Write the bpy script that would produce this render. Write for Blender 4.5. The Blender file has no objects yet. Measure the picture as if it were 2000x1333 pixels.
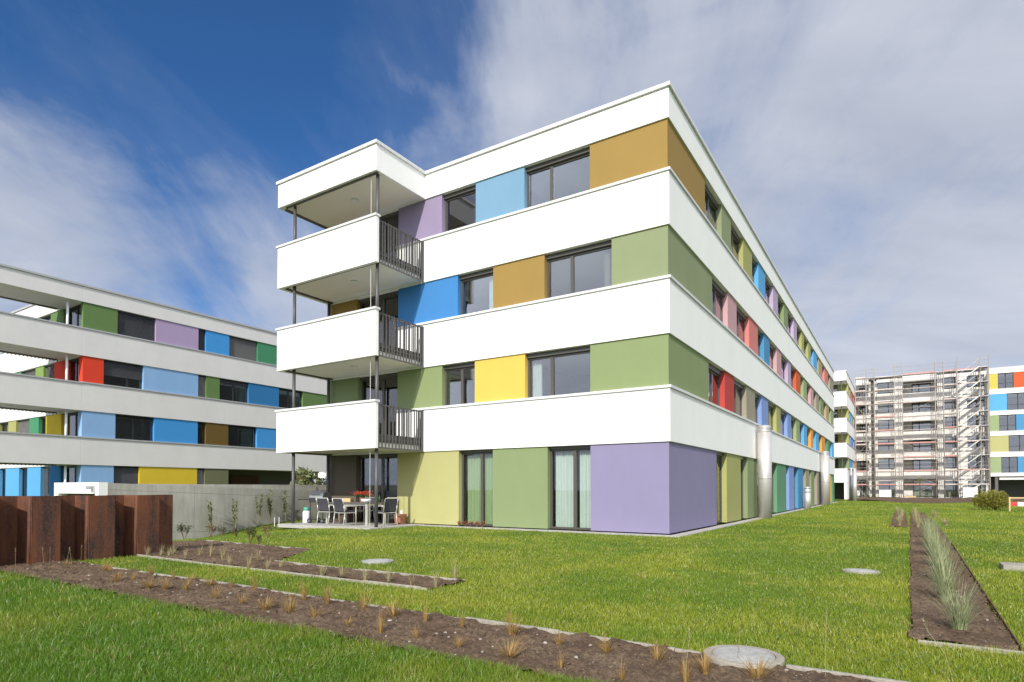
import bpy, math, random
import numpy as np
from mathutils import Vector, Matrix
R = math.radians
rng = np.random.default_rng(7)
random.seed(7)
sc = bpy.context.scene
COL = sc.collection

# ------------------------------------------------------------------ camera, world, sun
cam_d = bpy.data.cameras.new('camera'); cam = bpy.data.objects.new('camera', cam_d); COL.objects.link(cam)
cam.location = (0, 0, 1.239); cam.rotation_euler = (R(90 + 1.0913), 0, 0)
cam_d.lens = 36 * 1182.79 / 2000; cam_d.sensor_width = 36; cam_d.shift_y = (931.73 - 666.5) / 2000
cam_d.clip_end = 3000; cam_d.clip_start = 0.05
sc.camera = cam
sc.view_settings.view_transform = 'Standard'; sc.view_settings.look = 'None'
sc.view_settings.exposure = 0.06; sc.view_settings.gamma = 1

YAW = R(32.70); CX, CY = 4.136, 15.81
cY, sY = math.cos(YAW), math.sin(YAW)
def W(x, y, z=0.0):                       # site frame (parallel to the buildings) -> world
    return Vector((CX + x * cY + y * sY, CY - x * sY + y * cY, z))

sun_dir = Vector((-.58 * cY + 2.28 * sY, .58 * sY + 2.28 * cY, -1.49)).normalized()
sd = bpy.data.lights.new('sun', 'SUN'); sd.energy = 4.6; sd.angle = R(0.5); sd.color = (1.0, .955, .88)
sun = bpy.data.objects.new('sun', sd); COL.objects.link(sun)
sun.rotation_euler = sun_dir.to_track_quat('-Z', 'Y').to_euler(); sun.location = (-10, -20, 40)

w = bpy.data.worlds.new('World'); sc.world = w; w.use_nodes = True
nt = w.node_tree; nt.nodes.clear()
def N(nt, t, **k):
    n = nt.nodes.new(t)
    for a, b in k.items():
        if a.startswith('i_'): n.inputs[a[2:].replace('_', ' ')].default_value = b
        else: setattr(n, a, b)
    return n
def math_n(nt, op, a, b=None, clamp=False):
    n = nt.nodes.new('ShaderNodeMath'); n.operation = op; n.use_clamp = clamp
    for i, v in enumerate((a, b)):
        if v is None: continue
        if isinstance(v, (int, float)): n.inputs[i].default_value = v
        else: nt.links.new(v, n.inputs[i])
    return n.outputs[0]
def mix_c(nt, fac, a, b, mode='MIX'):
    n = nt.nodes.new('ShaderNodeMix'); n.data_type = 'RGBA'; n.blend_type = mode
    for s, v in ((0, fac), (6, a), (7, b)):
        if isinstance(v, (int, float)): n.inputs[s].default_value = v
        elif isinstance(v, (tuple, list)): n.inputs[s].default_value = (*v[:3], 1)
        else: nt.links.new(v, n.inputs[s])
    return n.outputs[2]
def ramp(nt, fac, stops, interp='LINEAR'):
    n = nt.nodes.new('ShaderNodeValToRGB'); cr = n.color_ramp; cr.interpolation = interp
    while len(cr.elements) < len(stops): cr.elements.new(.5)
    for e, (p, c) in zip(cr.elements, stops):
        e.position = p; e.color = (c, c, c, 1) if isinstance(c, (int, float)) else (*c, 1)
    nt.links.new(fac, n.inputs[0]); return n.outputs[0]
def noise(nt, vec, scale, detail=4, rough=.5, dist=0.0):
    n = nt.nodes.new('ShaderNodeTexNoise'); n.inputs['Scale'].default_value = scale
    n.inputs['Detail'].default_value = detail; n.inputs['Roughness'].default_value = rough
    n.inputs['Distortion'].default_value = dist
    if vec is not None: nt.links.new(vec, n.inputs['Vector'])
    return n.outputs[0]
def mapping(nt, vec, loc=(0, 0, 0), rot=(0, 0, 0), scale=(1, 1, 1)):
    n = nt.nodes.new('ShaderNodeMapping'); nt.links.new(vec, n.inputs[0])
    n.inputs[1].default_value = loc; n.inputs[2].default_value = rot; n.inputs[3].default_value = scale
    return n.outputs[0]

def build_world():
    sky = N(nt, 'ShaderNodeTexSky', sky_type='NISHITA', sun_disc=False, sun_elevation=R(32.3),
            sun_rotation=R(198.4), altitude=500, air_density=1.0, dust_density=0.6, ozone_density=3.0)
    skyc = mix_c(nt, 1.0, sky.outputs[0], (.47, .89, 1.30), 'MULTIPLY')
    g = N(nt, 'ShaderNodeTexCoord').outputs['Generated']
    sep = N(nt, 'ShaderNodeSeparateXYZ'); nt.links.new(g, sep.inputs[0])
    x, y, z = sep.outputs
    zz = math_n(nt, 'ADD', math_n(nt, 'MAXIMUM', z, 0.0), 0.22)
    cmb = N(nt, 'ShaderNodeCombineXYZ')
    nt.links.new(math_n(nt, 'DIVIDE', x, zz), cmb.inputs[0]); nt.links.new(math_n(nt, 'DIVIDE', y, zz), cmb.inputs[1])
    cmb.inputs[2].default_value = 0.3
    P = cmb.outputs[0]
    big = noise(nt, mapping(nt, P, loc=(3.1, 1.7, 0)), 0.55, 3, .5, .3)
    wis = noise(nt, mapping(nt, P, loc=(.4, 5.2, 0), rot=(0, 0, R(-38)), scale=(2.2, .75, 1)), 1.1, 9, .62, .55)
    fine = noise(nt, mapping(nt, P, loc=(7, 2, 0), rot=(0, 0, R(-25)), scale=(3.5, 1.5, 1)), 2.2, 8, .6, .8)
    # more cover to the right and low on the left, clear blue high on the left
    wob = math_n(nt, 'MULTIPLY', math_n(nt, 'SUBTRACT', big, .5), .55)
    xw = math_n(nt, 'ADD', x, wob)
    cover = math_n(nt, 'MULTIPLY', ramp(nt, math_n(nt, 'ADD', xw, .5), [(.16, 0.0), (.44, .36), (.56, .82), (.8, 1.0)], 'EASE'), .9)
    lo = math_n(nt, 'MULTIPLY', ramp(nt, math_n(nt, 'ADD', z, wob), [(.24, 1.0), (.56, 0.0)], 'EASE'), .72)
    mot = noise(nt, mapping(nt, g, loc=(2, 4, 1), rot=(.3, .2, .5), scale=(1.2, 1.2, 1.6)), 2.6, 9, .55, .6)
    tex = math_n(nt, 'ADD', math_n(nt, 'MULTIPLY', math_n(nt, 'SUBTRACT', wis, .5), 1.15), math_n(nt, 'MULTIPLY', math_n(nt, 'SUBTRACT', mot, .5), 1.15))
    tex = math_n(nt, 'ADD', tex, math_n(nt, 'MULTIPLY', math_n(nt, 'SUBTRACT', fine, .5), .35))
    back = math_n(nt, 'MULTIPLY', math_n(nt, 'MAXIMUM', math_n(nt, 'MULTIPLY', y, -1.0), 0.0), 1.3)
    s = math_n(nt, 'ADD', math_n(nt, 'MAXIMUM', cover, lo), math_n(nt, 'ADD', tex, back))
    m = ramp(nt, math_n(nt, 'ADD', s, 0.0, True), [(0.0, 0.0), (.22, .06), (.42, .34), (.66, .72), (1.0, .95)])
    shade = noise(nt, mapping(nt, P, loc=(1, 9, 0), rot=(0, 0, R(-20)), scale=(1, 2.4, 1)), 1.3, 6, .55, .3)
    cc = mix_c(nt, ramp(nt, shade, [(.3, 0.0), (.7, 1.0)]), (.46, .50, .60), (.62, .65, .73))
    # clouds on the sun's side (behind the camera) are much brighter
    vm = N(nt, 'ShaderNodeVectorMath', operation='DOT_PRODUCT'); nt.links.new(g, vm.inputs[0]); vm.inputs[1].default_value = tuple(-sun_dir)
    gl = math_n(nt, 'MULTIPLY', math_n(nt, 'MAXIMUM', math_n(nt, 'ADD', vm.outputs['Value'], .15), 0.0), 1.6)
    cc = mix_c(nt, 1.0, cc, (1, 1, 1), 'MULTIPLY')
    bc = N(nt, 'ShaderNodeBackground'); nt.links.new(cc, bc.inputs[0]); nt.links.new(math_n(nt, 'ADD', gl, 1.0), bc.inputs[1])
    bs = N(nt, 'ShaderNodeBackground'); nt.links.new(skyc, bs.inputs[0]); bs.inputs[1].default_value = 0.092
    ms = N(nt, 'ShaderNodeMixShader'); nt.links.new(m, ms.inputs[0]); nt.links.new(bs.outputs[0], ms.inputs[1]); nt.links.new(bc.outputs[0], ms.inputs[2])
    out = N(nt, 'ShaderNodeOutputWorld'); nt.links.new(ms.outputs[0], out.inputs[0])
build_world()

# ------------------------------------------------------------------ materials
MATS = {}
def new_mat(name):
    m = bpy.data.materials.new(name); m.use_nodes = True; t = m.node_tree
    return m, t, t.nodes['Principled BSDF']
def setp(t, b, **k):
    for a, v in k.items():
        i = b.inputs[a.replace('_', ' ')]
        if hasattr(v, 'is_output'): t.links.new(v, i)
        else: i.default_value = v
def objc(t): return t.nodes.new('ShaderNodeTexCoord').outputs['Object']
def bump(t, b, h, strength=.3, dist=.01):
    n = t.nodes.new('ShaderNodeBump'); n.inputs['Strength'].default_value = strength; n.inputs['Distance'].default_value = dist
    t.links.new(h, n.inputs['Height']); t.links.new(n.outputs[0], b.inputs['Normal'])
def render_paint(key, c, rough=.85, var=.05, streak=.05):
    if key in MATS: return MATS[key]
    m, t, b = new_mat('render_' + key); o = objc(t)
    n1 = noise(t, o, .55, 5, .6); n2 = noise(t, mapping(t, o, scale=(1.0, 1.0, .45)), 1.3, 7, .7); n3 = noise(t, o, 160, 2, .6)
    f = ramp(t, n1, [(.3, 1 - var), (.7, 1 + var * .3)])
    f2 = ramp(t, n2, [(.35, 1 - streak), (.6, 1.0)])
    cc = mix_c(t, 1, mix_c(t, 1, c, f, 'MULTIPLY'), f2, 'MULTIPLY')
    setp(t, b, Base_Color=cc, Roughness=rough); b.inputs['Specular IOR Level'].default_value = .25
    bump(t, b, n3, .25, .004); MATS[key] = m; return m
def plain(key, c, rough=.5, metal=0.0, var=.06, spec=.5):
    if key in MATS: return MATS[key]
    m, t, b = new_mat(key); o = objc(t)
    f = ramp(t, noise(t, o, 6, 5, .6), [(.3, 1 - var), (.7, 1.0)])
    setp(t, b, Base_Color=mix_c(t, 1, c, f, 'MULTIPLY'), Roughness=rough, Metallic=metal); b.inputs['Specular IOR Level'].default_value = spec
    MATS[key] = m; return m
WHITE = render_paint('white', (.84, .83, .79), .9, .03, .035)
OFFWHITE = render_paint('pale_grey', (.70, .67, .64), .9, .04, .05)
SOFFIT = render_paint('soffit', (.80, .75, .66), .9, .04, 0)
CAPM = plain('cap_white', (.66, .65, .64), .45)
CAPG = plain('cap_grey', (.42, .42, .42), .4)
ROOFG = plain('roof_gravel', (.3, .29, .27), .95)
DARK = plain('dark_steel', (.075, .072, .068), .45)
FRAME = plain('frame_brown', (.075, .068, .058), .4)
FRAMEB = plain('frame_black', (.02, .021, .024), .4)
ROOM = plain('room_wall', (.24, .22, .19), .95)
FLOORC = plain('room_floor', (.2, .16, .11), .8)
ALU = plain('aluminium', (.62, .59, .56), .5, .55, .1)
GALV = plain('galvanised', (.55, .54, .52), .45, .6, .2)
CURT = plain('curtain_white', (.78, .80, .78), .95)
CURTG = plain('blind_green', (.50, .58, .34), .9)
CURTB = plain('curtain_blue', (.35, .43, .45), .95)
SLAT = plain('blind_slat', (.16, .165, .175), .5, .3)
SLATL = plain('blind_slat_light', (.4, .39, .37), .5, .3)
WHITEP = plain('white_plastic', (.78, .78, .76), .4)
COLORS = dict(purple=(.235, .21, .325), ochre=(.30, .195, .055), lightblue=(.165, .30, .42), lavender=(.27, .22, .33),
    blue=(.05, .20, .46), sage=(.235, .27, .145), green=(.225, .275, .125), moss=(.21, .26, .125), yellow=(.66, .44, .09),
    lime=(.40, .385, .165), olive=(.34, .34, .12), taupe=(.29, .26, .19), red=(.42, .055, .045), coral=(.58, .19, .17),
    pink=(.50, .30, .31), periwinkle=(.19, .28, .52), sky=(.10, .34, .60), teal=(.11, .25, .14), orange=(.62, .30, .07),
    lilac=(.42, .33, .46), tan=(.37, .29, .16), cyanblue=(.07, .24, .42), palegreen=(.27, .33, .17), greybrown=(.12, .10, .075),
    bgreen=(.12, .20, .065), blav=(.40, .30, .46), bred=(.68, .055, .025), blight=(.25, .42, .66), bblue=(.055, .28, .62),
    bbrown=(.14, .085, .02), byellow=(.66, .47, .035), bdark=(.03, .17, .38), bemerald=(.06, .24, .12), bolive=(.15, .15, .08),
    bsky=(.25, .55, .75), flame=(.55, .10, .035), grass=(.2, .3, .08))
def CM(k): return render_paint(k, COLORS[k], .82, .045, .04)

def glass_mat(name='window_glass', k1=1.5, k0=.055):
    m, t, b = new_mat(name); t.nodes.remove(b)
    out = t.nodes['Material Output']
    tr = N(t, 'ShaderNodeBsdfTransparent'); tr.inputs[0].default_value = (.80, .84, .82, 1)
    gl = N(t, 'ShaderNodeBsdfGlossy'); gl.inputs['Roughness'].default_value = .015; gl.inputs[0].default_value = (.90, .88, .93, 1)
    fr = N(t, 'ShaderNodeFresnel'); fr.inputs[0].default_value = 1.52
    nz = noise(t, objc(t), .8, 2, .5); bp = N(t, 'ShaderNodeBump'); bp.inputs[0].default_value = .012; bp.inputs[1].default_value = .01
    t.links.new(nz, bp.inputs['Height']); t.links.new(bp.outputs[0], gl.inputs['Normal'])
    f = math_n(t, 'ADD', math_n(t, 'MULTIPLY', fr.outputs[0], k1), k0, True)
    mx = N(t, 'ShaderNodeMixShader'); t.links.new(f, mx.inputs[0]); t.links.new(tr.outputs[0], mx.inputs[1]); t.links.new(gl.outputs[0], mx.inputs[2])
    t.links.new(mx.outputs[0], out.inputs[0]); return m
GLASS = glass_mat(); GLASSD = glass_mat('grey_glass', 1.3, .06); GLASSC = glass_mat('clear_glass', .9, .0)

def rust_mat():
    m, t, b = new_mat('rusty_steel'); o = objc(t)
    n1 = noise(t, mapping(t, o, scale=(2, 2, .35)), 2.2, 6, .65); n2 = noise(t, o, 22, 5, .7); n3 = noise(t, mapping(t, o, scale=(9, 9, .25)), 2, 5, .7)
    a = mix_c(t, ramp(t, n1, [(.38, 0), (.6, 1)]), (.034, .017, .014), (.145, .047, .016))
    c = mix_c(t, ramp(t, n2, [(.48, 0), (.72, .7)]), a, (.17, .07, .028))
    d = mix_c(t, ramp(t, n3, [(.55, 0), (.8, .6)]), c, (.035, .022, .02))
    setp(t, b, Base_Color=d, Roughness=.8); bump(t, b, n2, .4, .006); return m
RUST = rust_mat()
def concrete_mat():
    m, t, b = new_mat('board_concrete'); o = objc(t)
    n1 = noise(t, o, 1.3, 6, .6); n2 = noise(t, mapping(t, o, scale=(4, 4, .3)), 2.2, 5, .6); n3 = noise(t, o, 40, 4, .6)
    c = mix_c(t, ramp(t, n1, [(.3, 0), (.7, 1)]), (.34, .325, .28), (.46, .44, .385))
    c = mix_c(t, ramp(t, n2, [(.4, .25), (.6, 0)]), c, (.20, .19, .165))
    sep = N(t, 'ShaderNodeSeparateXYZ'); t.links.new(o, sep.inputs[0])
    def line(v, period, wd):
        fr = math_n(t, 'FRACT', math_n(t, 'DIVIDE', v, period)); return math_n(t, 'LESS_THAN', fr, wd)
    zt = math_n(t, 'ADD', sep.outputs[2], math_n(t, 'MULTIPLY', sep.outputs[1], .045))
    ln = math_n(t, 'MAXIMUM', line(math_n(t, 'ADD', zt, .10), 1.3, .014), line(sep.outputs[1], 2.9, .004))
    c = mix_c(t, math_n(t, 'MULTIPLY', ln, .55), c, (.14, .13, .11))
    setp(t, b, Base_Color=c, Roughness=.9); bump(t, b, n3, .3, .005); return m
CONC = concrete_mat()
def stone_mat(key, c0, c1, sc_=14):
    m, t, b = new_mat(key); o = objc(t)
    n1 = noise(t, o, sc_, 6, .65); n2 = noise(t, o, 2.0, 4, .6)
    c = mix_c(t, ramp(t, n1, [(.3, 0), (.7, 1)]), c0, c1); c = mix_c(t, ramp(t, n2, [(.4, .3), (.65, 0)]), c, tuple(v * .6 for v in c0))
    setp(t, b, Base_Color=c, Roughness=.9); bump(t, b, n1, .4, .006); return m
PAVE = stone_mat('paving', (.36, .34, .31), (.48, .46, .42)); KERB = stone_mat('kerb_stone', (.25, .225, .18), (.42, .385, .32), 25)
LID = stone_mat('lid_concrete', (.26, .26, .25), (.40, .40, .38), 20); PEB = stone_mat('pebble', (.22, .18, .14), (.50, .45, .38), 9)
TERRA = stone_mat('terracotta', (.30, .12, .07), (.38, .17, .10), 8)
def soil_mat():
    m, t, b = new_mat('soil'); o = objc(t)
    n1 = noise(t, o, 1.6, 6, .6); n2 = noise(t, o, 26, 6, .7); n3 = noise(t, o, 90, 4, .7)
    c = mix_c(t, ramp(t, n1, [(.35, 0), (.65, 1)]), (.115, .074, .045), (.19, .135, .088))
    c = mix_c(t, ramp(t, n2, [(.42, .65), (.6, 0)]), c, (.05, .034, .026))
    c = mix_c(t, ramp(t, n3, [(.60, 0), (.72, .6)]), c, (.22, .165, .11))
    setp(t, b, Base_Color=c, Roughness=.97); b.inputs['Specular IOR Level'].default_value = .1
    bump(t, b, n2, .8, .02); return m
SOIL = soil_mat()
def ground_mat():
    m, t, b = new_mat('turf_ground'); o = objc(t)
    n1 = noise(t, o, .35, 6, .6); n2 = noise(t, o, 9, 6, .7)
    c = mix_c(t, ramp(t, n1, [(.35, 0), (.65, 1)]), (.075, .12, .014), (.13, .17, .024))
    c = mix_c(t, ramp(t, n2, [(.35, .5), (.65, 0)]), c, (.03, .045, .012))
    setp(t, b, Base_Color=c, Roughness=.95); b.inputs['Specular IOR Level'].default_value = .1
    bump(t, b, n2, .8, .04); return m
TURF = ground_mat()
def blade_mat(key, trans=.35, rough=.5, attr='tint', col=None, spec=.35):
    m, t, b = new_mat(key)
    if col is None:
        a = N(t, 'ShaderNodeAttribute', attribute_name=attr); c = a.outputs[0]
    else:
        oi = N(t, 'ShaderNodeObjectInfo')
        nz = noise(t, objc(t), 12, 4, .6)
        c = mix_c(t, ramp(t, nz, [(.3, 0), (.7, 1)]), col[0], col[1])
    setp(t, b, Base_Color=c, Roughness=rough); b.inputs['Specular IOR Level'].default_value = spec
    tl = N(t, 'ShaderNodeBsdfTranslucent'); t.links.new(c, tl.inputs[0])
    mx = N(t, 'ShaderNodeMixShader'); mx.inputs[0].default_value = trans
    t.links.new(b.outputs[0], mx.inputs[1]); t.links.new(tl.outputs[0], mx.inputs[2])
    t.links.new(mx.outputs[0], t.nodes['Material Output'].inputs[0]); return m
GRASS = blade_mat('grass_blade', .35, .38, spec=.5)
DRYG = blade_mat('dry_grass', .3, .6, col=((.28, .17, .05), (.50, .34, .13)))
DRYG2 = blade_mat('pale_dry_grass', .3, .6, col=((.34, .30, .14), (.48, .42, .24)))
REED = blade_mat('reed_leaf', .35, .5, col=((.12, .16, .06), (.34, .34, .17)))
BLUEG = blade_mat('silver_grass', .3, .5, col=((.19, .24, .10), (.46, .47, .27)))
YELG = blade_mat('yellow_bush_leaf', .35, .5, col=((.14, .15, .02), (.42, .38, .08)))
LEAF = blade_mat('shrub_leaf', .25, .5, col=((.03, .045, .015), (.08, .09, .03)))
REDL = blade_mat('red_leaf', .25, .5, col=((.28, .05, .02), (.45, .12, .05)))
DKLEAF = blade_mat('dark_tree_leaf', .25, .5, col=((.02, .045, .012), (.07, .11, .03)))
STEM = plain('stem', (.16, .10, .06), .8)

# ------------------------------------------------------------------ mesh helpers
class MB:
    def __init__(s): s.v = []; s.f = []
    def add(s, vs, fs):
        k = len(s.v); s.v += [tuple(p) for p in vs]; s.f += [tuple(i + k for i in q) for q in fs]; return s
    def box(s, x0, x1, y0, y1, z0, z1):
        if x0 > x1: x0, x1 = x1, x0
        if y0 > y1: y0, y1 = y1, y0
        return s.add([(x, y, z) for z in (z0, z1) for y in (y0, y1) for x in (x0, x1)],
                     [(0, 2, 3, 1), (4, 5, 7, 6), (0, 1, 5, 4), (2, 6, 7, 3), (0, 4, 6, 2), (1, 3, 7, 5)])
    def tube(s, p0, p1, r0, r1=None, n=10, caps=True):
        p0 = Vector(p0); p1 = Vector(p1); r1 = r0 if r1 is None else r1
        d = (p1 - p0).normalized(); a = d.orthogonal().normalized(); b = d.cross(a)
        vs = []
        for p, r in ((p0, r0), (p1, r1)):
            for i in range(n):
                t = 2 * math.pi * i / n; vs.append(p + a * (r * math.cos(t)) + b * (r * math.sin(t)))
        fs = [(i, (i + 1) % n, n + (i + 1) % n, n + i) for i in range(n)]
        if caps: fs += [tuple(reversed(range(n))), tuple(range(n, 2 * n))]
        return s.add(vs, fs)
    def path(s, pts, r, n=6):
        for a, b in zip(pts[:-1], pts[1:]): s.tube(a, b, r, r, n)
        return s
    def lathe(s, prof, n=24, c=(0, 0, 0)):
        vs = []; fs = []
        for r, z in prof:
            for i in range(n):
                t = 2 * math.pi * i / n; vs.append((c[0] + r * math.cos(t), c[1] + r * math.sin(t), c[2] + z))
        for k in range(len(prof) - 1):
            for i in range(n):
                j = (i + 1) % n; fs.append((k * n + i, k * n + j, (k + 1) * n + j, (k + 1) * n + i))
        fs.append(tuple(reversed(range(n)))); fs.append(tuple(range((len(prof) - 1) * n, len(prof) * n)))
        return s.add(vs, fs)
    def blade(s, base, ang, h, lean, wd, droop=0.0):
        d = Vector((math.cos(ang), math.sin(ang), 0)); sd_ = Vector((-d.y, d.x, 0)); b = Vector(base); vs = []
        K = 5
        for i in range(K):
            t = i / (K - 1); p = b + d * (lean * t ** 1.7) + Vector((0, 0, h * (t - droop * t ** 3)))
            ww = wd * (1 - t ** 1.6) * .5
            vs += [p - sd_ * ww, p + sd_ * ww] if i < K - 1 else [p]
        fs = [(2 * i, 2 * i + 1, 2 * i + 3, 2 * i + 2) for i in range(K - 2)] + [(2 * K - 4, 2 * K - 3, 2 * K - 2)]
        return s.add(vs, fs)
    def leaf(s, p, d, up, L, wd):
        p = Vector(p); d = Vector(d).normalized(); sd_ = d.cross(Vector(up)).normalized()
        return s.add([p, p + d * L * .45 + sd_ * wd * .5, p + d * L, p + d * L * .45 - sd_ * wd * .5], [(0, 1, 2, 3)])
    def build(s, name, m, parent=None, smooth=False, bevel=0):
        me = bpy.data.meshes.new(name); me.from_pydata(s.v, [], s.f); me.materials.append(m)
        if smooth:
            for p in me.polygons: p.use_smooth = True
        o = bpy.data.objects.new(name, me); COL.objects.link(o); o.parent = parent
        if bevel:
            b = o.modifiers.new('bevel', 'BEVEL'); b.width = bevel; b.segments = 2; b.limit_method = 'ANGLE'
        return o
def tag(o, label=None, cat=None, group=None, kind=None):
    if label: o['label'] = label
    if cat: o['category'] = cat
    if group: o['group'] = group
    if kind: o['kind'] = kind
    return o
def root(name, label, cat, loc=(0, 0, 0), rz=0.0, group=None):
    o = bpy.data.objects.new(name, None); COL.objects.link(o); o.empty_display_size = .3
    o.location = W(*loc); o.rotation_euler = (0, 0, rz - YAW); return tag(o, label, cat, group)
def place(o, x, y, z=0.0, rz=0.0):
    o.location = W(x, y, z); o.rotation_euler = (0, 0, rz - YAW); return o
def copy_tree(o, parent=None):
    c = o.copy(); COL.objects.link(c); c.parent = parent
    for ch in list(o.children): copy_tree(ch, c)
    return c

# ------------------------------------------------------------------ facade builder
# side 'S': wall facing -y at y=pl, running along x;  side 'E': wall facing +x at x=pl, running along y
class Fac:
    def __init__(s, side, pl, rt): s.side, s.pl, s.rt = side, pl, rt
    def box(s, mb, a0, a1, d0, d1, z0, z1):      # d: metres out of the wall plane
        if s.side == 'E': mb.box(s.pl + d0, s.pl + d1, a0, a1, z0, z1)
        else: mb.box(a0, a1, s.pl - d1, s.pl - d0, z0, z1)
        return mb
    def panel(s, a0, a1, z0, z1, c):
        p = s.box(MB(), min(a0, a1), max(a0, a1), -.34, -.05, z0, z1).build('wall_panel', CM(c), s.rt)
        p['label'] = c.replace('blav', 'lavender').replace('bemerald', 'emerald green').replace('bgreen', 'green') + ' rendered wall panel' if c in ('purple', 'ochre', 'blue', 'yellow', 'lime', 'olive', 'red', 'coral', 'pink', 'orange', 'teal', 'lilac', 'tan', 'bgreen', 'blav', 'bemerald') else 'coloured rendered wall panel'
        return p
    def window(s, a0, a1, z0, z1, mull=(), mat=None, blind=None, curtain=None, cm=None, head=.10, bar=None, depth=.25, gm=None):
        mat = mat or FRAME; a0, a1 = min(a0, a1), max(a0, a1); D = -depth; fw = .055
        f = MB(); b = s.box
        zt = z1 - head
        b(f, a0, a1, D - .05, D + .10, zt, z1)                                   # blind box at the head
        b(f, a0, a0 + fw, D - .04, D + .03, z0, zt); b(f, a1 - fw, a1, D - .04, D + .03, z0, zt)
        b(f, a0 + fw, a1 - fw, D - .04, D + .03, zt - fw, zt); b(f, a0 + fw, a1 - fw, D - .04, D + .03, z0, z0 + fw)
        for mm in mull: b(f, mm - .05, mm + .05, D - .04, D + .032, z0 + fw, zt - fw)
        if bar: b(f, a0 + fw, a1 - fw, D + .035, D + .065, z0 + bar, z0 + bar + .035)
        fo = f.build('window', mat, s.rt)
        ed = [a0 + fw] + [q for mm in mull for q in (mm - .05, mm + .05)] + [a1 - fw]
        for k in range(0, len(ed), 2):
            b(MB(), ed[k], ed[k + 1], D - .012, D - .004, z0 + fw, zt - fw).build('pane', gm or (GLASSD if s.rt.get('far') else GLASS), fo)
        if blind:
            fr, sm = blind; m = MB(); zb = z1 - head - (z1 - head - z0) * fr; z = zt - .02
            while z > zb:
                if s.side == 'E': m.add([(s.pl + D + .05, a0 + .03, z), (s.pl + D + .05, a1 - .03, z), (s.pl + D + .10, a1 - .03, z - .045), (s.pl + D + .10, a0 + .03, z - .045)], [(0, 1, 2, 3)])
                else: m.add([(a0 + .03, s.pl - D - .05, z), (a1 - .03, s.pl - D - .05, z), (a1 - .03, s.pl - D - .10, z - .045), (a0 + .03, s.pl - D - .10, z - .045)], [(0, 1, 2, 3)])
                z -= .062
            m.build('blind', sm, fo)
        if curtain:
            for (c0, c1) in curtain:
                m = MB(); K = max(8, int(abs(c1 - c0) / .018)); vs = []
                for i in range(K + 1):
                    t = i / K; aa = c0 + (c1 - c0) * t; dd = D - .16 + .035 * math.sin(aa * 62 + 1.3 * math.sin(aa * 9)) + .012 * math.sin(aa * 23)
                    for zz, q in ((z0 + .03, 1.15), (zt - .05, .8)):
                        d_ = D - .16 + (dd - D + .16) * q
                        vs.append((s.pl + d_, aa, zz) if s.side == 'E' else (aa, s.pl - d_, zz))
                m.add(vs, [(2 * i, 2 * i + 2, 2 * i + 3, 2 * i + 1) for i in range(K)]).build('curtain', cm or CURT, fo, True)
        return fo
    def run(s, segs, z0, z1, **kw):
        for q in segs:
            a0, a1, what = q[:3]; k = dict(kw); 
            if len(q) > 3: k.update(q[3])
            if what == 'W': s.window(a0, a1, k.pop('z0', z0), k.pop('z1', z1), **k)
            else: s.panel(a0, a1, z0, z1, what)

HZ = [2.47, 3.88, 5.32, 6.77, 8.21, 9.63, 11.05, 11.97]      # band1 bottom/top, band2, band3, roof band

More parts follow.
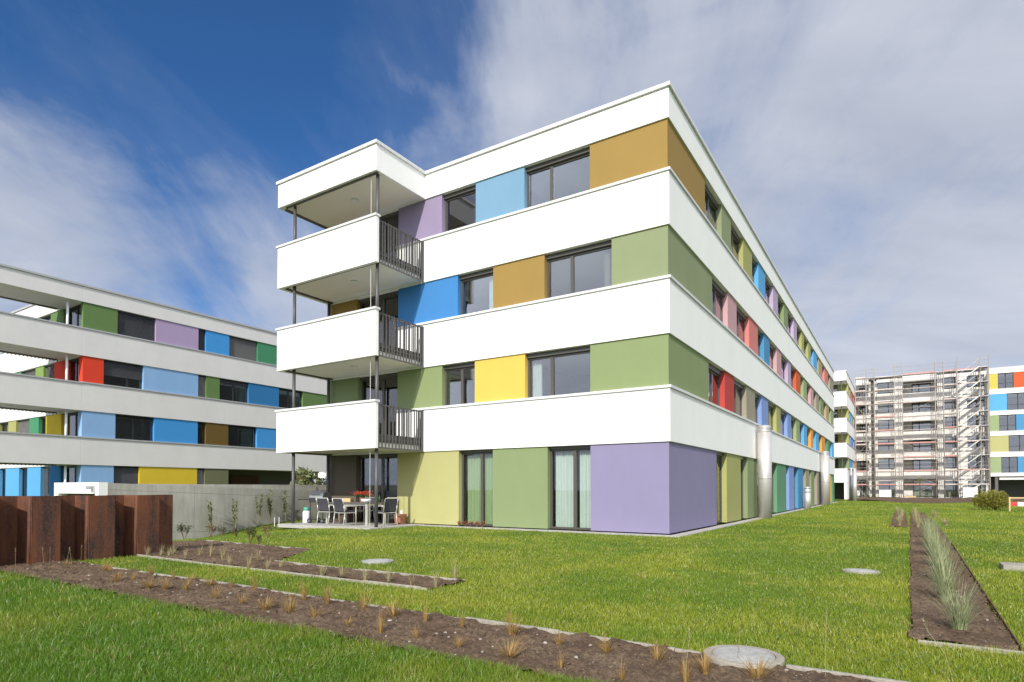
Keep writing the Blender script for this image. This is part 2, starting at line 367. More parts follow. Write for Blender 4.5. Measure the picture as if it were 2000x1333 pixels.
# ------------------------------------------------------------------ main building
def main_building():
    rt = root('apartment_building', 'large white four storey block with balconies in the middle, panels of many colours', 'building')
    XL, D = -13.35, 47.0; BX = -9.72
    for k, (z0, z1) in enumerate(((HZ[0], HZ[1]), (HZ[2], HZ[3]), (HZ[4], HZ[5]))):
        m = MB().box(BX, 0, 0, D, z0, z1)
        m.box(XL, BX, .32, 4, z0, z0 + .27); m.box(XL, BX, 4, D, z0, z1)
        m.box(XL, BX, 0, .32, z0, z0 + .27)
        m.build('wall_band', WHITE, rt, bevel=.008)
        c = MB().box(BX, .045, -.045, .30, z1 - .0, z1 + .075); c.box(-.28, .045, .30, D, z1, z1 + .075)
        c.build('sill_cap', CAPM, rt, bevel=.006)
    MB().box(XL, 0, 0, D, HZ[6], HZ[7] - .10).build('roof_band', WHITE, rt, bevel=.008)
    rc = MB().box(XL - .05, .06, -.06, D + .05, HZ[7] - .105, HZ[7]); ro = rc.build('roof_edge', CAPM, rt, bevel=.006)
    MB().box(XL + .3, -.3, .3, D - .3, HZ[7] - .02, HZ[7] + .03).build('roof_surface', ROOFG, ro)
    # small posts of the roof rail along the far edge
    for k in range(9):
        MB().tube((-.25, 9 + k * 4.6, HZ[7]), (-.25, 9 + k * 4.6, HZ[7] + .16), .015).build('roof_post', GALV, ro)
    # inner walls and floors so the rooms read as rooms
    core = MB().box(XL + 3.6, -3.8, 4.2, D - 3, .05, HZ[6] - .01)
    for yy in (8.0, 15.0, 22, 29, 36, 42): core.box(-3.8, -.36, yy, yy + .15, .05, HZ[6] - .01)
    core.box(-2.0, -1.85, .36, 4.2, .05, HZ[6] - .01); core.box(-5.2, -5.05, .36, 4.2, .05, HZ[6] - .01); core.box(-8.9, -8.8, .36, 4.2, .05, HZ[6] - .01)
    core.box(XL, XL + .25, .35, D, .0, HZ[6] - .01); core.box(XL + .25, -.3, D - .25, D, 0, HZ[6] - .01)
    core.build('inner_wall', ROOM, rt)
    MB().box(XL + .3, -.34, .34, D - .3, 0.0, .05).build('ground_floor', FLOORC, rt)
    S = Fac('S', 0, rt); E_ = Fac('E', 0, rt)
    g0 = .05
    # ---- south face, from the corner leftwards
    zb = HZ[4] + .27
    S.run([(-2.31, -.05, 'ochre'), (-4.50, -2.31, 'W', dict(mull=(-3.65,))), (-6.33, -4.50, 'lightblue'), (-7.72, -6.33, 'W', dict(blind=None)), (-9.68, -7.72, 'lavender')], HZ[5], HZ[6], head=.13)
    S.window(-9.68 - 1.7, -9.68, zb, HZ[6], mull=(-10.52,), curtain=[(-10.45, -9.75)]); S.panel(XL, -11.38, zb, HZ[6], 'ochre')
    zb = HZ[2] + .27
    S.run([(-1.65, -.05, 'sage'), (-3.80, -1.65, 'W', dict(mull=(-2.97,))), (-5.65, -3.80, 'ochre'), (-7.05, -5.65, 'W', dict(curtain=[(-6.05, -5.72)])), (-9.68, -7.05, 'blue')], HZ[3], HZ[4], head=.13)
    S.window(-11.75, -9.68, zb, HZ[4], mull=(-10.57,), curtain=[(-10.5, -10.0)], cm=CURTB); S.panel(XL, -11.75, zb, HZ[4], 'ochre')
    zb = HZ[0] + .27
    S.run([(-2.31, -.05, 'green'), (-4.48, -2.31, 'W', dict(mull=(-3.64,), curtain=[(-4.4, -4.1)])), (-6.36, -4.48, 'yellow'), (-7.70, -6.36, 'W', dict(mull=(-7.0,))), (-9.70, -7.70, 'green')], HZ[1], HZ[2], head=.13)
    S.window(-11.65, -9.70, zb, HZ[2], mull=(-10.55,)); S.panel(XL, -11.65, zb, HZ[2], 'moss')
    S.run([(-2.31, -.05, 'purple'), (-3.70, -2.31, 'W', dict(gm=GLASSC, mull=(-2.89,), curtain=[(-3.63, -2.95), (-2.83, -2.33)])), (-5.66, -3.70, 'moss'),
           (-7.0, -5.66, 'W', dict(gm=GLASSC, mull=(-6.2,), curtain=[(-6.93, -5.7)], cm=CURTG)), (-9.69, -7.0, 'lime'),
           (-11.74, -9.69, 'W', dict(gm=GLASSC, mull=(-10.58,), curtain=[(-10.52, -9.75), (-11.6, -11.3)], cm=CURTB)), (XL, -11.74, 'greybrown')], g0, HZ[0], head=.08)  # leftmost panel is one even dark grey-brown
    # ---- east face
    def east(z0, z1, panels, first, **k):
        prev = None
        E_.panel(.341, first[1], z0, z1, first[0]); prev = first[1]
        for (a0, a1, c) in panels:
            if a0 - prev > .35:
                wd = a0 - prev
                E_.window(prev, a0, z0, z1, mull=((prev + wd * .5,) if wd > 1.3 else ()), head=k.get('head', .16))
                E_.panel(a0, a1, z0, z1, c)
            else: E_.panel(prev, a1, z0, z1, c)
            prev = a1
        if prev < D: E_.panel(prev, D, z0, z1, panels[-1][2])
    east(HZ[5], HZ[6], [(5.8, 7.2, 'sage'), (9.2, 10.9, 'olive'), (12.2, 13.8, 'sky'), (15.8, 17.2, 'lilac'), (19.0, 20.4, 'moss'), (22.5, 23.8, 'lilac'),
        (25.8, 27.0, 'olive'), (29.0, 30.3, 'olive'), (31.9, 34.1, 'sky'), (35.1, 37.6, 'tan'), (39.3, 42.0, 'coral'), (43.8, 47, 'taupe')], ('ochre', 3.7))
    east(HZ[3], HZ[4], [(6.6, 8.0, 'pink'), (10.2, 12.0, 'coral'), (13.4, 14.8, 'cyanblue'), (16.7, 18.1, 'pink'), (20.2, 21.3, 'lilac'), (23.3, 25.1, 'flame'),
        (26.5, 28.1, 'palegreen'), (30.1, 31.7, 'pink'), (33.4, 35.1, 'taupe'), (36.1, 38.3, 'moss'), (40.3, 42.6, 'tan'), (44.2, 47, 'palegreen')], ('sage', 4.5))
    east(HZ[1], HZ[2], [(6.1, 7.5, 'red'), (9.6, 11.3, 'taupe'), (12.7, 14.3, 'periwinkle'), (16.5, 17.7, 'olive'), (19.9, 21.2, 'periwinkle'), (23.2, 24.6, 'palegreen'),
        (26.5, 28.1, 'sky'), (30.0, 31.4, 'orange'), (33.0, 34.7, 'sky'), (36.8, 39.3, 'orange'), (40.9, 42.9, 'teal'), (45.2, 47, 'sky')], ('green', 4.0))
    east(g0, HZ[0], [(6.3, 8.5, 'olive'), (9.7, 11.6, 'moss'), (16.5, 19.3, 'teal'), (20.3, 22.1, 'periwinkle'), (23.7, 26.0, 'cyanblue'), (27.2, 29.0, 'taupe'),
        (30.0, 31.7, 'moss'), (33.3, 34.6, 'taupe'), (37.6, 39.9, 'periwinkle'), (40.8, 44.2, 'yellow'), (45.2, 47, 'teal')], ('purple', 4.9), head=.1)
    # shutter wall beside the first vent pipe
    # ---- balconies
    X0, X1, Y0 = -13.2, -8.42, -2.27
    for k, z0 in enumerate((HZ[0], HZ[2], HZ[4])):
        z1 = z0 + 1.42
        b = MB().box(X0, X1, Y0, Y0 + .13, z0, z1)                                   # front parapet
        b.box(X0, X0 + .13, Y0 + .13, -.005, z0, z1)                                 # left parapet
        b.box(X0 + .13, X1 - .14, Y0 + .13, -.005, z0 + .07, z0 + .27)                     # slab
        bo = b.build('balcony', WHITE, rt, bevel=.008)
        so = MB(); so.box(X0 + .14, X1 - .1, Y0 + .15, -.3, z0 + .045, z0 + .068); so.build('soffit', SOFFIT, bo)
        MB().box(X0 + .13, X0 + .25, Y0 + .25, -.02, z0 + .005, z0 + .043).build('edge_channel', FRAME, bo)
        MB().box(X0 + .3, X1 - .05, Y0 + .14, Y0 + .18, z0 + .005, z0 + .043).build('edge_channel', FRAME, bo)
        c = MB().box(X0 - .04, X1 + .03, Y0 - .045, Y0 + .17, z1, z1 + .07); c.box(X0 - .04, X0 + .17, Y0 + .17, -.01, z1, z1 + .07); c.build('sill_cap', CAPM, bo, bevel=.005)
        r = MB(); rr = random.Random(5 + k)
        yy = Y0 + .17
        while yy < -.08:
            r.box(X1 - .05, X1 - .038, yy, yy + .05, z0 - .0, z1 - .04); yy += .135 + rr.uniform(-.03, .03)
        yy = Y0 + .2
        while yy < -.1:
            r.box(X1 - .10, X1 - .088, yy, yy + .045, z0 + .3, z1 - .04); yy += .19 + rr.uniform(-.05, .05)
        r.box(X1 - .036, X1 - .025, Y0 + .14, -.02, z0, z0 + .05); r.box(X1 - .086, X1 - .052, Y0 + .14, -.02, z1 - .09, z1 - .05)
        r.box(X1 - .12, X1 - .03, -.075, -.015, z0 + .05, z1 - .03)
        r.box(X1 - .086, X1 - .052, Y0 + .14, -.08, z0 + .30, z0 + .33)
        r.box(X1 - .135, X1 - .11, Y0 + .14, -.08, z0 + .20, z0 + .46)
        r.build('railing', DARK, bo)
    rb = MB().box(X0, X1, Y0, -.005, HZ[6], HZ[7] - .10).build('roof_canopy', WHITE, rt, bevel=.008)
    MB().box(X0 - .05, X1 + .05, Y0 - .055, -.065, HZ[7] - .103, HZ[7] - .002).build('canopy_edge', CAPM, rb, bevel=.006)
    MB().box(X0 + .14, X1 - .1, Y0 + .15, -.3, HZ[6] - .004, HZ[6] + .0).build('soffit', SOFFIT, rb)
    MB().box(X0 + .1, X0 + .22, Y0 + .2, -.02, HZ[6] - .045, HZ[6] - .005).build('edge_channel', FRAME, rb)
    MB().box(X0 + .3, X1 - .05, Y0 + .1, Y0 + .16, HZ[6] - .045, HZ[6] - .005).build('edge_channel', FRAME, rb)
    for k, (a, b) in enumerate(((0.02, HZ[0]), (HZ[1] - .7, HZ[2]), (HZ[3] - .7, HZ[4]), (HZ[5] - .7, HZ[6]))):
        for (px, py) in ((X0 + .62, Y0 + .10 + .14), (X1 - .19, Y0 + .25)):
            MB().tube((px, py, a), (px, py, b + (.05 if k < 3 else 0)), .055, n=16).build('column', DARK, rt, True)
        MB().tube((X0 + .15, -.12, a), (X0 + .15, -.12, b), .05, n=12).build('column', DARK, rt, True)
        MB().tube((X1 - .42, Y0 + .2, a), (X1 - .42, Y0 + .2, b), .009, n=6).build('guide_wire', ALU, rt)
        z = b + .045 if k < 3 else b - .003
        MB().lathe([(.13, 0), (.13, -.03), (.10, -.05), (.0001, -.055)], 24, (-10.45, -1.25, z - (0 if k == 3 else 0))).build('ceiling_lamp', WHITEP, rt, True)
    # garden socket on the lime wall
    MB().box(-9.47, -9.38, -.03, .055, .33, .48).build('wall_socket', WHITEP, rt)
    return rt
main_building()

# ------------------------------------------------------------------ left building
def left_building():
    rt = root('apartment_building', 'pale grey four storey block with long open balconies at the left edge', 'building', (-31, -1.1, 0))
    D, XL = 16.17, -14.0
    B = dict(mat=FRAMEB)
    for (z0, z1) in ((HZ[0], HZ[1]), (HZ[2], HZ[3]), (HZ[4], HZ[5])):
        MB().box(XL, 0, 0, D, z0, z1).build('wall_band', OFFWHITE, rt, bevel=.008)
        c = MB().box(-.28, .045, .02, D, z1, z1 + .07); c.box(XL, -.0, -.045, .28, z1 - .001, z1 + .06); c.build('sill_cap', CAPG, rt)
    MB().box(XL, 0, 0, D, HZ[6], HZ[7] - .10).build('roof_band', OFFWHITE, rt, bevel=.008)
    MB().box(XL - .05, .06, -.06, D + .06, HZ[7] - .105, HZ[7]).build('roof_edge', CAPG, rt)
    core = MB().box(XL + .3, -3.8, 4.0, D - .3, 0, HZ[6] - .01)
    for yy in (3.2, 6.2, 9.1, 11.0): core.box(-3.8, -.36, yy, yy + .12, HZ[1] + .01, HZ[6] - .01)
    core.box(XL, XL + .25, .3, D, 0, HZ[6] - .01); core.box(-8.2, -8.1, .35, 4, 0, HZ[6] - .01); core.box(XL + .3, -.34, D - .3, D - .01, HZ[0] + .2, HZ[6] - .01)
    core.box(-3.8, -.36, 8.2, 8.35, 0, HZ[0] - .01)
    core.build('inner_wall', ROOM, rt)
    E_ = Fac('E', 0, rt); S = Fac('S', 0, rt)
    o = 1.1
    def e(segs, z0, z1): E_.run([(a + o, b + o, *q) for a, b, *q in segs], z0, z1, head=.08)
    FB = FRAMEB
    e([(-.759, .61, 'bgreen'), (.61, 2.64, 'W', dict(mat=FB, mull=(1.86 + o,), blind=(.95, SLAT))), (2.64, 5.16, 'blav'), (5.16, 5.64, 'W', dict(mat=FB, blind=(1, SLAT))), (5.64, 7.19, 'bblue'),
       (7.19, 9.22, 'W', dict(mat=FB, blind=(1, SLATL))), (9.22, 11.6, 'bemerald'), (11.6, 12.9, 'W', dict(mat=FB)), (12.9, 15.07, 'bgreen')], HZ[5], HZ[6])
    e([(-.759, -.05, 'bred'), (-.05, 1.99, 'W', dict(mat=FB, mull=(1.23 + o,), blind=(.55, SLAT))), (1.99, 5.17, 'blight'), (5.17, 5.69, 'W', dict(mat=FB, blind=(1, SLATL))), (5.69, 6.56, 'bgreen'),
       (6.56, 8.59, 'W', dict(mat=FB, mull=(7.6 + o,), blind=(.15, SLAT), curtain=[(7.9 + o, 8.5 + o)], cm=CURTB)), (8.59, 10.89, 'bdark'), (10.89, 12.89, 'W', dict(mat=FB, mull=(11.77 + o,), curtain=[(12.0 + o, 12.8 + o)], cm=CURTB, bar=.5)), (12.89, 15.07, 'bgreen')], HZ[3], HZ[4])
    e([(-.759, .56, 'blight'), (.56, 2.61, 'W', dict(mat=FB, mull=(1.58 + o,), bar=.2)), (2.61, 5.17, 'bblue'), (5.17, 5.69, 'W', dict(mat=FB)), (5.69, 7.17, 'bbrown'),
       (7.17, 9.22, 'W', dict(mat=FB, curtain=[(8.3 + o, 9.1 + o)], cm=CURTB, bar=.12)), (9.22, 12.0, 'bblue'), (12.0, 13.3, 'W', dict(mat=FB)), (13.3, 15.07, 'blight')], HZ[1], HZ[2])
    e([(-.759, .51, 'blight'), (.51, 1.83, 'W', dict(mat=FB, mull=(1.16 + o,), blind=(.9, SLAT))), (1.83, 5.16, 'byellow'), (5.16, 5.65, 'W', dict(mat=FB, blind=(1, SLATL))), (5.65, 7.2, 'bolive')], .05, HZ[0])
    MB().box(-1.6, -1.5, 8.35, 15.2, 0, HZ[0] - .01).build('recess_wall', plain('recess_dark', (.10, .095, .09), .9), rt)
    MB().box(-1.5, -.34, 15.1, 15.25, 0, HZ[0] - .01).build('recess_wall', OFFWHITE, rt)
    MB().box(-1.48, -1.40, 9.3, 11.4, .02, 2.1).build('door', plain('door_maroon', (.07, .022, .02), .5), rt)
    # south end wall; x measured from the corner at -31
    def s(segs, z0, z1): S.run([(b + 31, a + 31, *q) for a, b, *q in segs], z0, z1, head=.08)
    s([(-31.05, -31.35, 'bgreen'), (-31.35, -33.4, 'W', dict(mat=FB, mull=(-1.2,))), (-33.4, -35.05, 'bgreen'), (-35.05, -36.4, 'W', dict(mat=FB)), (-36.4, -38, 'bgreen'), (-38, -45, 'blight')], HZ[5], HZ[6])
    s([(-31.05, -31.5, 'bred'), (-31.5, -32.9, 'W', dict(mat=FB, mull=(-1.2,))), (-32.9, -34.5, 'bred'), (-34.5, -35.9, 'W', dict(mat=FB, blind=(1, SLATL))), (-35.9, -37.0, 'grass'), (-37, -39.1, 'W', dict(mat=FB, blind=(.5, SLATL))), (-39.1, -41, 'teal'), (-41, -45, 'olive')], HZ[3], HZ[4])
    s([(-31.05, -31.5, 'blight'), (-31.5, -33.5, 'W', dict(mat=FB, mull=(-1.2,))), (-33.5, -35.5, 'byellow'), (-35.5, -36.45, 'W', dict(mat=FB)), (-36.45, -37.75, 'bemerald'), (-37.75, -39.7, 'W', dict(mat=FB, blind=(.75, SLATL))), (-39.7, -40.9, 'olive'), (-40.9, -42.4, 'W', dict(mat=FB)), (-42.4, -45, 'olive')], HZ[1], HZ[2])
    s([(-31.05, -31.6, 'blight'), (-31.6, -33.5, 'W', dict(mat=FB, mull=(-1.2,))), (-33.5, -34.9, 'bdark'), (-34.9, -36.1, 'W', dict(mat=FB, blind=(1, SLAT))), (-36.1, -37.95, 'sky'), (-37.95, -39.15, 'W', dict(mat=FB)), (-39.15, -41.2, 'sky'), (-41.2, -42.2, 'W', dict(mat=FB)), (-42.2, -45, 'sky')], .05, HZ[0])
    # balconies running on beyond the end wall, towards the camera
    Y0 = -6.6
    for k, z0 in enumerate((HZ[0], HZ[2], HZ[4])):
        z1 = z0 + 1.42
        b = MB().box(-.13, 0, Y0, -.004, z0, z1); b.box(-2.7, -.13, Y0, Y0 + .13, z0, z1); b.box(-2.7, -.13, Y0 + .13, -.004, z0 + .06, z0 + .26)
        bo = b.build('balcony', OFFWHITE, rt, bevel=.006)
        MB().box(-.17, .045, Y0 - .04, -.004, z1, z1 + .07).build('sill_cap', CAPG, bo)
        MB().box(-2.68, -2.5, Y0 + .14, -.2, z0 + .0, z0 + .058).build('edge_channel', FRAME, bo)
        r = MB(); yy = Y0 + .2
        while yy < -.1: r.box(-2.76, -2.72, yy, yy + .05, z0 - .02, z0 + 1.36); yy += .17
        r.build('railing', DARK, bo)
    rb = MB().box(-2.7, 0, Y0, -.004, HZ[6], HZ[7] - .1).build('roof_canopy', OFFWHITE, rt, bevel=.006)
    MB().box(-2.75, .062, Y0 - .05, -.065, HZ[7] - .103, HZ[7] - .002).build('canopy_edge', CAPG, rb)
    MB().box(-2.65, -2.5, Y0 + .14, -.2, HZ[6] - .06, HZ[6] - .002).build('edge_channel', FRAME, rb)
    for (a, b) in ((0, HZ[0]), (HZ[1] - .6, HZ[2]), (HZ[3] - .6, HZ[4]), (HZ[5] - .6, HZ[6])):
        MB().tube((-.35, -.55, a), (-.35, -.55, b), .06, n=14).build('column', WHITEP, rt, True)
        MB().lathe([(.14, 0), (.14, -.03), (.0001, -.05)], 20, (-1.3, -2.6, b + .055)).build('ceiling_lamp', WHITEP, rt, True)
left_building()

# ------------------------------------------------------------------ buildings at the back
def middle_building():
    rt = root('apartment_building', 'narrow white five storey block with corner balconies just behind the vent pipes', 'building', (0, 62, 0)); rt['far'] = 1
    z = [1.9, 3.44, 4.78, 6.32, 7.60, 9.14, 10.53, 12.15, 13.43, 14.45]
    D = 17.5
    for k in range(0, 8, 2):
        MB().box(-12, 0, 3, D, z[k], z[k + 1]).build('wall_band', WHITE, rt)
        b = MB().box(-6, 0, 0, .13, z[k], z[k + 1]); b.box(-.13, 0, .13, 3, z[k], z[k + 1]); b.box(-6, -.13, .13, 3, z[k], z[k] + .25)
        bo = b.build('balcony', WHITE, rt)
        MB().box(-6, .04, -.04, .2, z[k + 1], z[k + 1] + .06).build('sill_cap', CAPM, bo)
        MB().box(-.28, .05, .2, D, z[k + 1], z[k + 1] + .06).build('sill_cap', CAPG, bo)
    MB().box(-12, 0, 0, D, z[8], z[9]).build('roof_band', WHITE, rt)
    MB().box(-12.05, .06, -.06, D + .05, z[9], z[9] + .1).build('roof_edge', CAPM, rt)
    MB().box(-12, -.4, 5, D - .1, 0, z[8] - .01).build('inner_wall', ROOM, rt)
    MB().box(-.3, -.02, 0, 3.6, 0, z[0] - .005).build('wall_panel', WHITE, rt)
    E_ = Fac('E', 0, rt); S = Fac('S', 3, rt)
    cols = [['moss', 'cyanblue', 'periwinkle', 'yellow'], ['olive', 'periwinkle', 'cyanblue', 'lilac'], ['olive', 'sky', 'palegreen', 'lilac'], ['olive', 'tan', 'flame', 'coral']]
    for k in range(4):
        a, b = z[2 * k + 1], z[2 * k + 2]; p = 3
        for j, c in enumerate(cols[k]):
            E_.panel(p, p + 2.1, a, b, c); E_.window(p + 2.1, p + 3.5, a, b); p += 3.5
        S.window(-6, -1.1, a - 1.0, b, mull=(-2.6, -4.2), mat=FRAMEB); S.panel(-1.1, 0, a, b, cols[k][0])
        MB().tube((-.5, .3, a - .5), (-.5, .3, b), .06, n=10).build('column', DARK, rt)
    E_.run([(3.6, 8, 'teal'), (8, 9.5, 'W'), (9.5, 17.5, 'palegreen')], 0.0, z[0])
middle_building()

def back_facade_rows(rt, S, rows):
    for (z0, z1, segs) in rows: S.run(segs, z0, z1, mat=FRAMEB, head=.03, depth=.2)
def right_block():
    rt = root('apartment_building', 'six storey block at the right edge with yellow, blue and orange panels', 'building', (14.05, 75.5, 0)); rt['far'] = 1
    zs = [2.66, 3.02, 4.96, 5.48, 7.46, 7.94, 9.89, 10.35, 12.39, 12.94, 14.83, 15.45]
    for k in range(0, 12, 2):
        MB().box(0, 22, 0, 12, zs[k], zs[k + 1]).build('wall_band' if k < 10 else 'roof_band', WHITE, rt)
        MB().box(-.04, 22, -.05, .25, zs[k + 1], zs[k + 1] + .06).build('sill_cap', CAPM, rt)
    MB().box(.3, 21.7, 4, 11.9, 0, zs[10] - .01).build('inner_wall', ROOM, rt)
    MB().box(.0, .3, .36, 12, zs[1], zs[10] - .01).build('wall_panel', WHITE, rt)
    S = Fac('S', 0, rt)
    def rowseg(first, c1, w, cols):
        segs = [(0, first, c1), (first, first + w, 'W', dict(mull=(first + w * .5,), bar=.62))]; a = first + w
        for c in cols: segs += [(a, a + 2.6, c), (a + 2.6, a + 4.4, 'W', dict(bar=.62))]; a += 4.4
        return segs
    back_facade_rows(rt, S, [
        (zs[9] + .06, zs[10], rowseg(.78, 'yellow', 1.45, ['flame', 'lime', 'sky', 'moss'])),
        (zs[7] + .06, zs[8], rowseg(1.6, 'sky', 2.0, ['lilac', 'lime', 'orange', 'sky'])),
        (zs[5] + .06, zs[6], rowseg(.86, 'palegreen', 1.55, ['cyanblue', 'lime', 'red', 'moss'])),
        (zs[3] + .06, zs[4], rowseg(1.7, 'lime', 2.0, ['sky', 'orange', 'palegreen', 'sky'])),
        (zs[1] + .06, zs[2], rowseg(1.0, 'palegreen', 1.5, ['cyanblue', 'lime', 'lilac', 'moss']))])
    MB().box(.8, 6, .05, .25, 2.25, 2.5).build('beam', OFFWHITE, rt)
    for x in (.4, 4.6, 9): MB().box(x, x + .3, .2, .5, 0, zs[0] - .01).build('column', plain('pillar_dark', (.12, .11, .1), .9), rt)
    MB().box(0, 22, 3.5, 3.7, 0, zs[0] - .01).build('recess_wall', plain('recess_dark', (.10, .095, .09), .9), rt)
right_block()
def scaffolded_block():
    rt = root('apartment_building', 'unfinished white six storey block behind scaffolding, between the balcony block and the colourful block', 'building', (0, 77, 0)); rt['far'] = 1
    MB().box(0, 14, 2.2, 12, 0, 15.3).build('inner_wall', render_paint('raw_wall', (.6, .57, .52)), rt)
    S = Fac('S', 0, rt)
    fl = [2.95, 5.45, 7.95, 10.35, 12.85]; top = 15.5
    GREYG = FRAMEB
    raw = render_paint('base_coat', (.70, .67, .62), .95, .10, .12)
    # solid wall strips with window openings
    def strip(a0, a1, w0, w1):
        z = 0
        for k, f in enumerate([0] + fl):
            zb, zt = (f + .75, f + 2.2) if k else (.1, 2.2)
            m = MB()
            S.box(m, a0, a1, -.3, 0, z, zb); S.box(m, a0, w0, -.3, 0, zb, zt); S.box(m, w1, a1, -.3, 0, zb, zt); m.build('wall_section', raw, rt)
            S.window(w0, w1, zb, zt, mull=((w0 + w1) / 2 + .3,), mat=GREYG, head=.02, depth=.15); z = zt
        S.box(MB(), a0, a1, -.3, 0, z, top).build('wall_section', raw, rt)
    strip(2.5, 5.3, 2.6, 4.4); strip(9.0, 11.2, 9.55, 10.95); strip(11.25, 14.0, 12.0, 13.7)
    # balcony bays
    for (a0, a1) in ((0, 1.6), (5.35, 8.95)):
        for k, f in enumerate(fl):
            b = MB(); S.box(b, a0, a1, 0, .12, f - .55, f + .55); S.box(b, a0, a1, -2.1, 0, f - .30, f - .1); b.build('balcony', raw, rt)
        m = MB(); S.box(m, a0, a1, -.3, 0, 14.9, 15.75); m.build('roof_band', raw, rt)
        for k, f in enumerate([0.2] + fl):
            m = MB(); S.box(m, a0, a0 + (a1 - a0) * .28, -2.18, -2.0, f, f + 2.1); m.build('wall_section', raw, rt); S.box(MB(), a1 - .5, a1, -2.18, -2.0, f, f + 2.1).build('wall_section', raw, rt)
            T = Fac('S', 2.0, rt); T.window(a0 + (a1 - a0) * .3, a1 - .5, f, f + 2.05, mull=((a0 + a1) / 2,), mat=GREYG, head=.02, depth=.05)
    for a in (1.62, 2.2): 
        m = MB(); S.box(m, a, a + .25, -.3, 0, 0, 15.3); m.build('wall_section', raw, rt)
    MB().box(-.05, 14.02, -.06, 12, 15.5 + .26, 15.5 + .36).build('roof_edge', CAPM, rt)
scaffolded_block()

def scaffolding():
    rt = root('scaffolding', 'steel scaffolding with red and white rails standing against the unfinished block', 'scaffolding', (0, 75.3, 0))
    lift = 1.74; n = 9
    REDP = plain('red_toeboard', (.50, .24, .21), .6); WOODP = plain('pale_board', (.55, .46, .40), .8); STL = plain('scaffold_steel', (.33, .30, .27), .6, .1)
    xs = [.15, 1.37, 2.3, 4.5, 5.35, 8.75, 9.6, 10.9, 13.1, 13.9]
    tops = [0, 2.3, 2.3, 2.3, 2.3, 2.2, 2.2, 1.6, 2.2, 0]
    for i, x in enumerate(xs):
        for y in (0, .8):
            m = MB().tube((x, y, 0), (x, y, n * lift + (tops[i] * .55 if y else tops[i] * .6)), .04, n=8); m.build('standard', STL, rt, True)
    for k in range(1, n + 1):
        z = k * lift - .08
        d = MB().box(.15, 10.8, .12, .74, z - .06, z); d.build('deck', WOODP, rt)
        for (a, b) in ((.15, 1.37), (2.3, 4.5), (5.35, 8.75), (9.6, 10.9), (10.9, 13.9)):
            if random.random() < .75: MB().box(a + .05, b - .05, -.05, -.025, z + .005, z + .15).build('toe_board', REDP if random.random() < .4 else WOODP, rt)
        r = MB()
        for dz in (.5, 1.0): r.tube((.15, -.0, z + dz), (10.9, -.0, z + dz), .02, n=5); r.tube((10.9, 0, z + dz), (13.9, 0, z + dz), .02, n=5)
        r.build('guard_rail', STL, rt)
    # arched frames in the narrow bays
    for (a, b) in ((1.37, 2.3), (4.5, 5.35), (8.75, 9.6), (13.1, 13.9)):
        for k in range(n):
            z = (k + 1) * lift - .12; m = MB(); pts = []
            for j in range(9):
                t = math.pi * j / 8; pts.append(((a + b) / 2 - math.cos(t) * (b - a) / 2 * .93, .0, z - .55 + .42 * math.sin(t)))
            pts = [(pts[0][0], 0, z - 1.1)] + pts + [(pts[-1][0], 0, z - 1.1)]
            m.path(pts, .028, 5); m.tube((a, 0, z), (b, 0, z), .03, n=6); m.tube(((a + b) / 2, 0, z - .14), ((a + b) / 2, 0, z), .02, n=5); m.tube((a, 0, z - 1.1), (b, 0, z - 1.1), .018, n=5)
            m.build('portal_frame', STL, rt)
    for (a, b, s0) in ((.15, 1.37, 0), (5.35, 8.75, 1)):
        for k in range(0, n, 1):
            x0, x1 = (a, b) if (k + s0) % 2 else (b, a)
            if k % 3 != 2: MB().tube((x0, -.05, k * lift), (x1, -.05, (k + 1) * lift), .022, n=5).build('brace', STL, rt)
    for k in range(n):
        z = k * lift; fl_ = MB()
        for y in (-.75, -.2):
            fl_.add([(11.0, y, z), (11.0, y, z + .13), (13.05, y, z + lift), (13.05, y, z + lift + .13), (11.0, y + .05, z), (11.0, y + .05, z + .13), (13.05, y + .05, z + lift), (13.05, y + .05, z + lift + .13)],
                    [(0, 2, 3, 1), (4, 5, 7, 6), (1, 3, 7, 5), (0, 4, 6, 2), (0, 1, 5, 4), (2, 6, 7, 3)])
        for j in range(8):
            t = j / 8; fl_.box(11 + t * 2.05, 11.2 + t * 2.05, -.7, -.2, z + t * lift + .1, z + t * lift + .13)
        fo = fl_.build('stair_flight', GALV, rt)
        MB().tube((11.0, -.75, z + 1.0), (13.05, -.75, z + lift + 1.0), .02, n=5).build('handrail', ALU, fo)
        MB().box(12.9, 13.9, -.78, .75, z + lift - .05, z + lift).build('landing', GALV, rt)
    for x in (10.9, 13.1, 13.9):
        MB().tube((x, -.8, 0), (x, -.8, n * lift + 1.4), .035, n=8).build('standard', STL, rt)
    # raised guard frames above the roof line
    for (a, b) in ((1.37, 2.3), (4.5, 5.35), (8.75, 9.6)):
        m = MB(); z = n * lift
        for dz in (.6, 1.05): m.tube((a, .02, z + dz), (b, .02, z + dz), .025, n=5)
        m.build('guard_rail', STL, rt)
scaffolding()

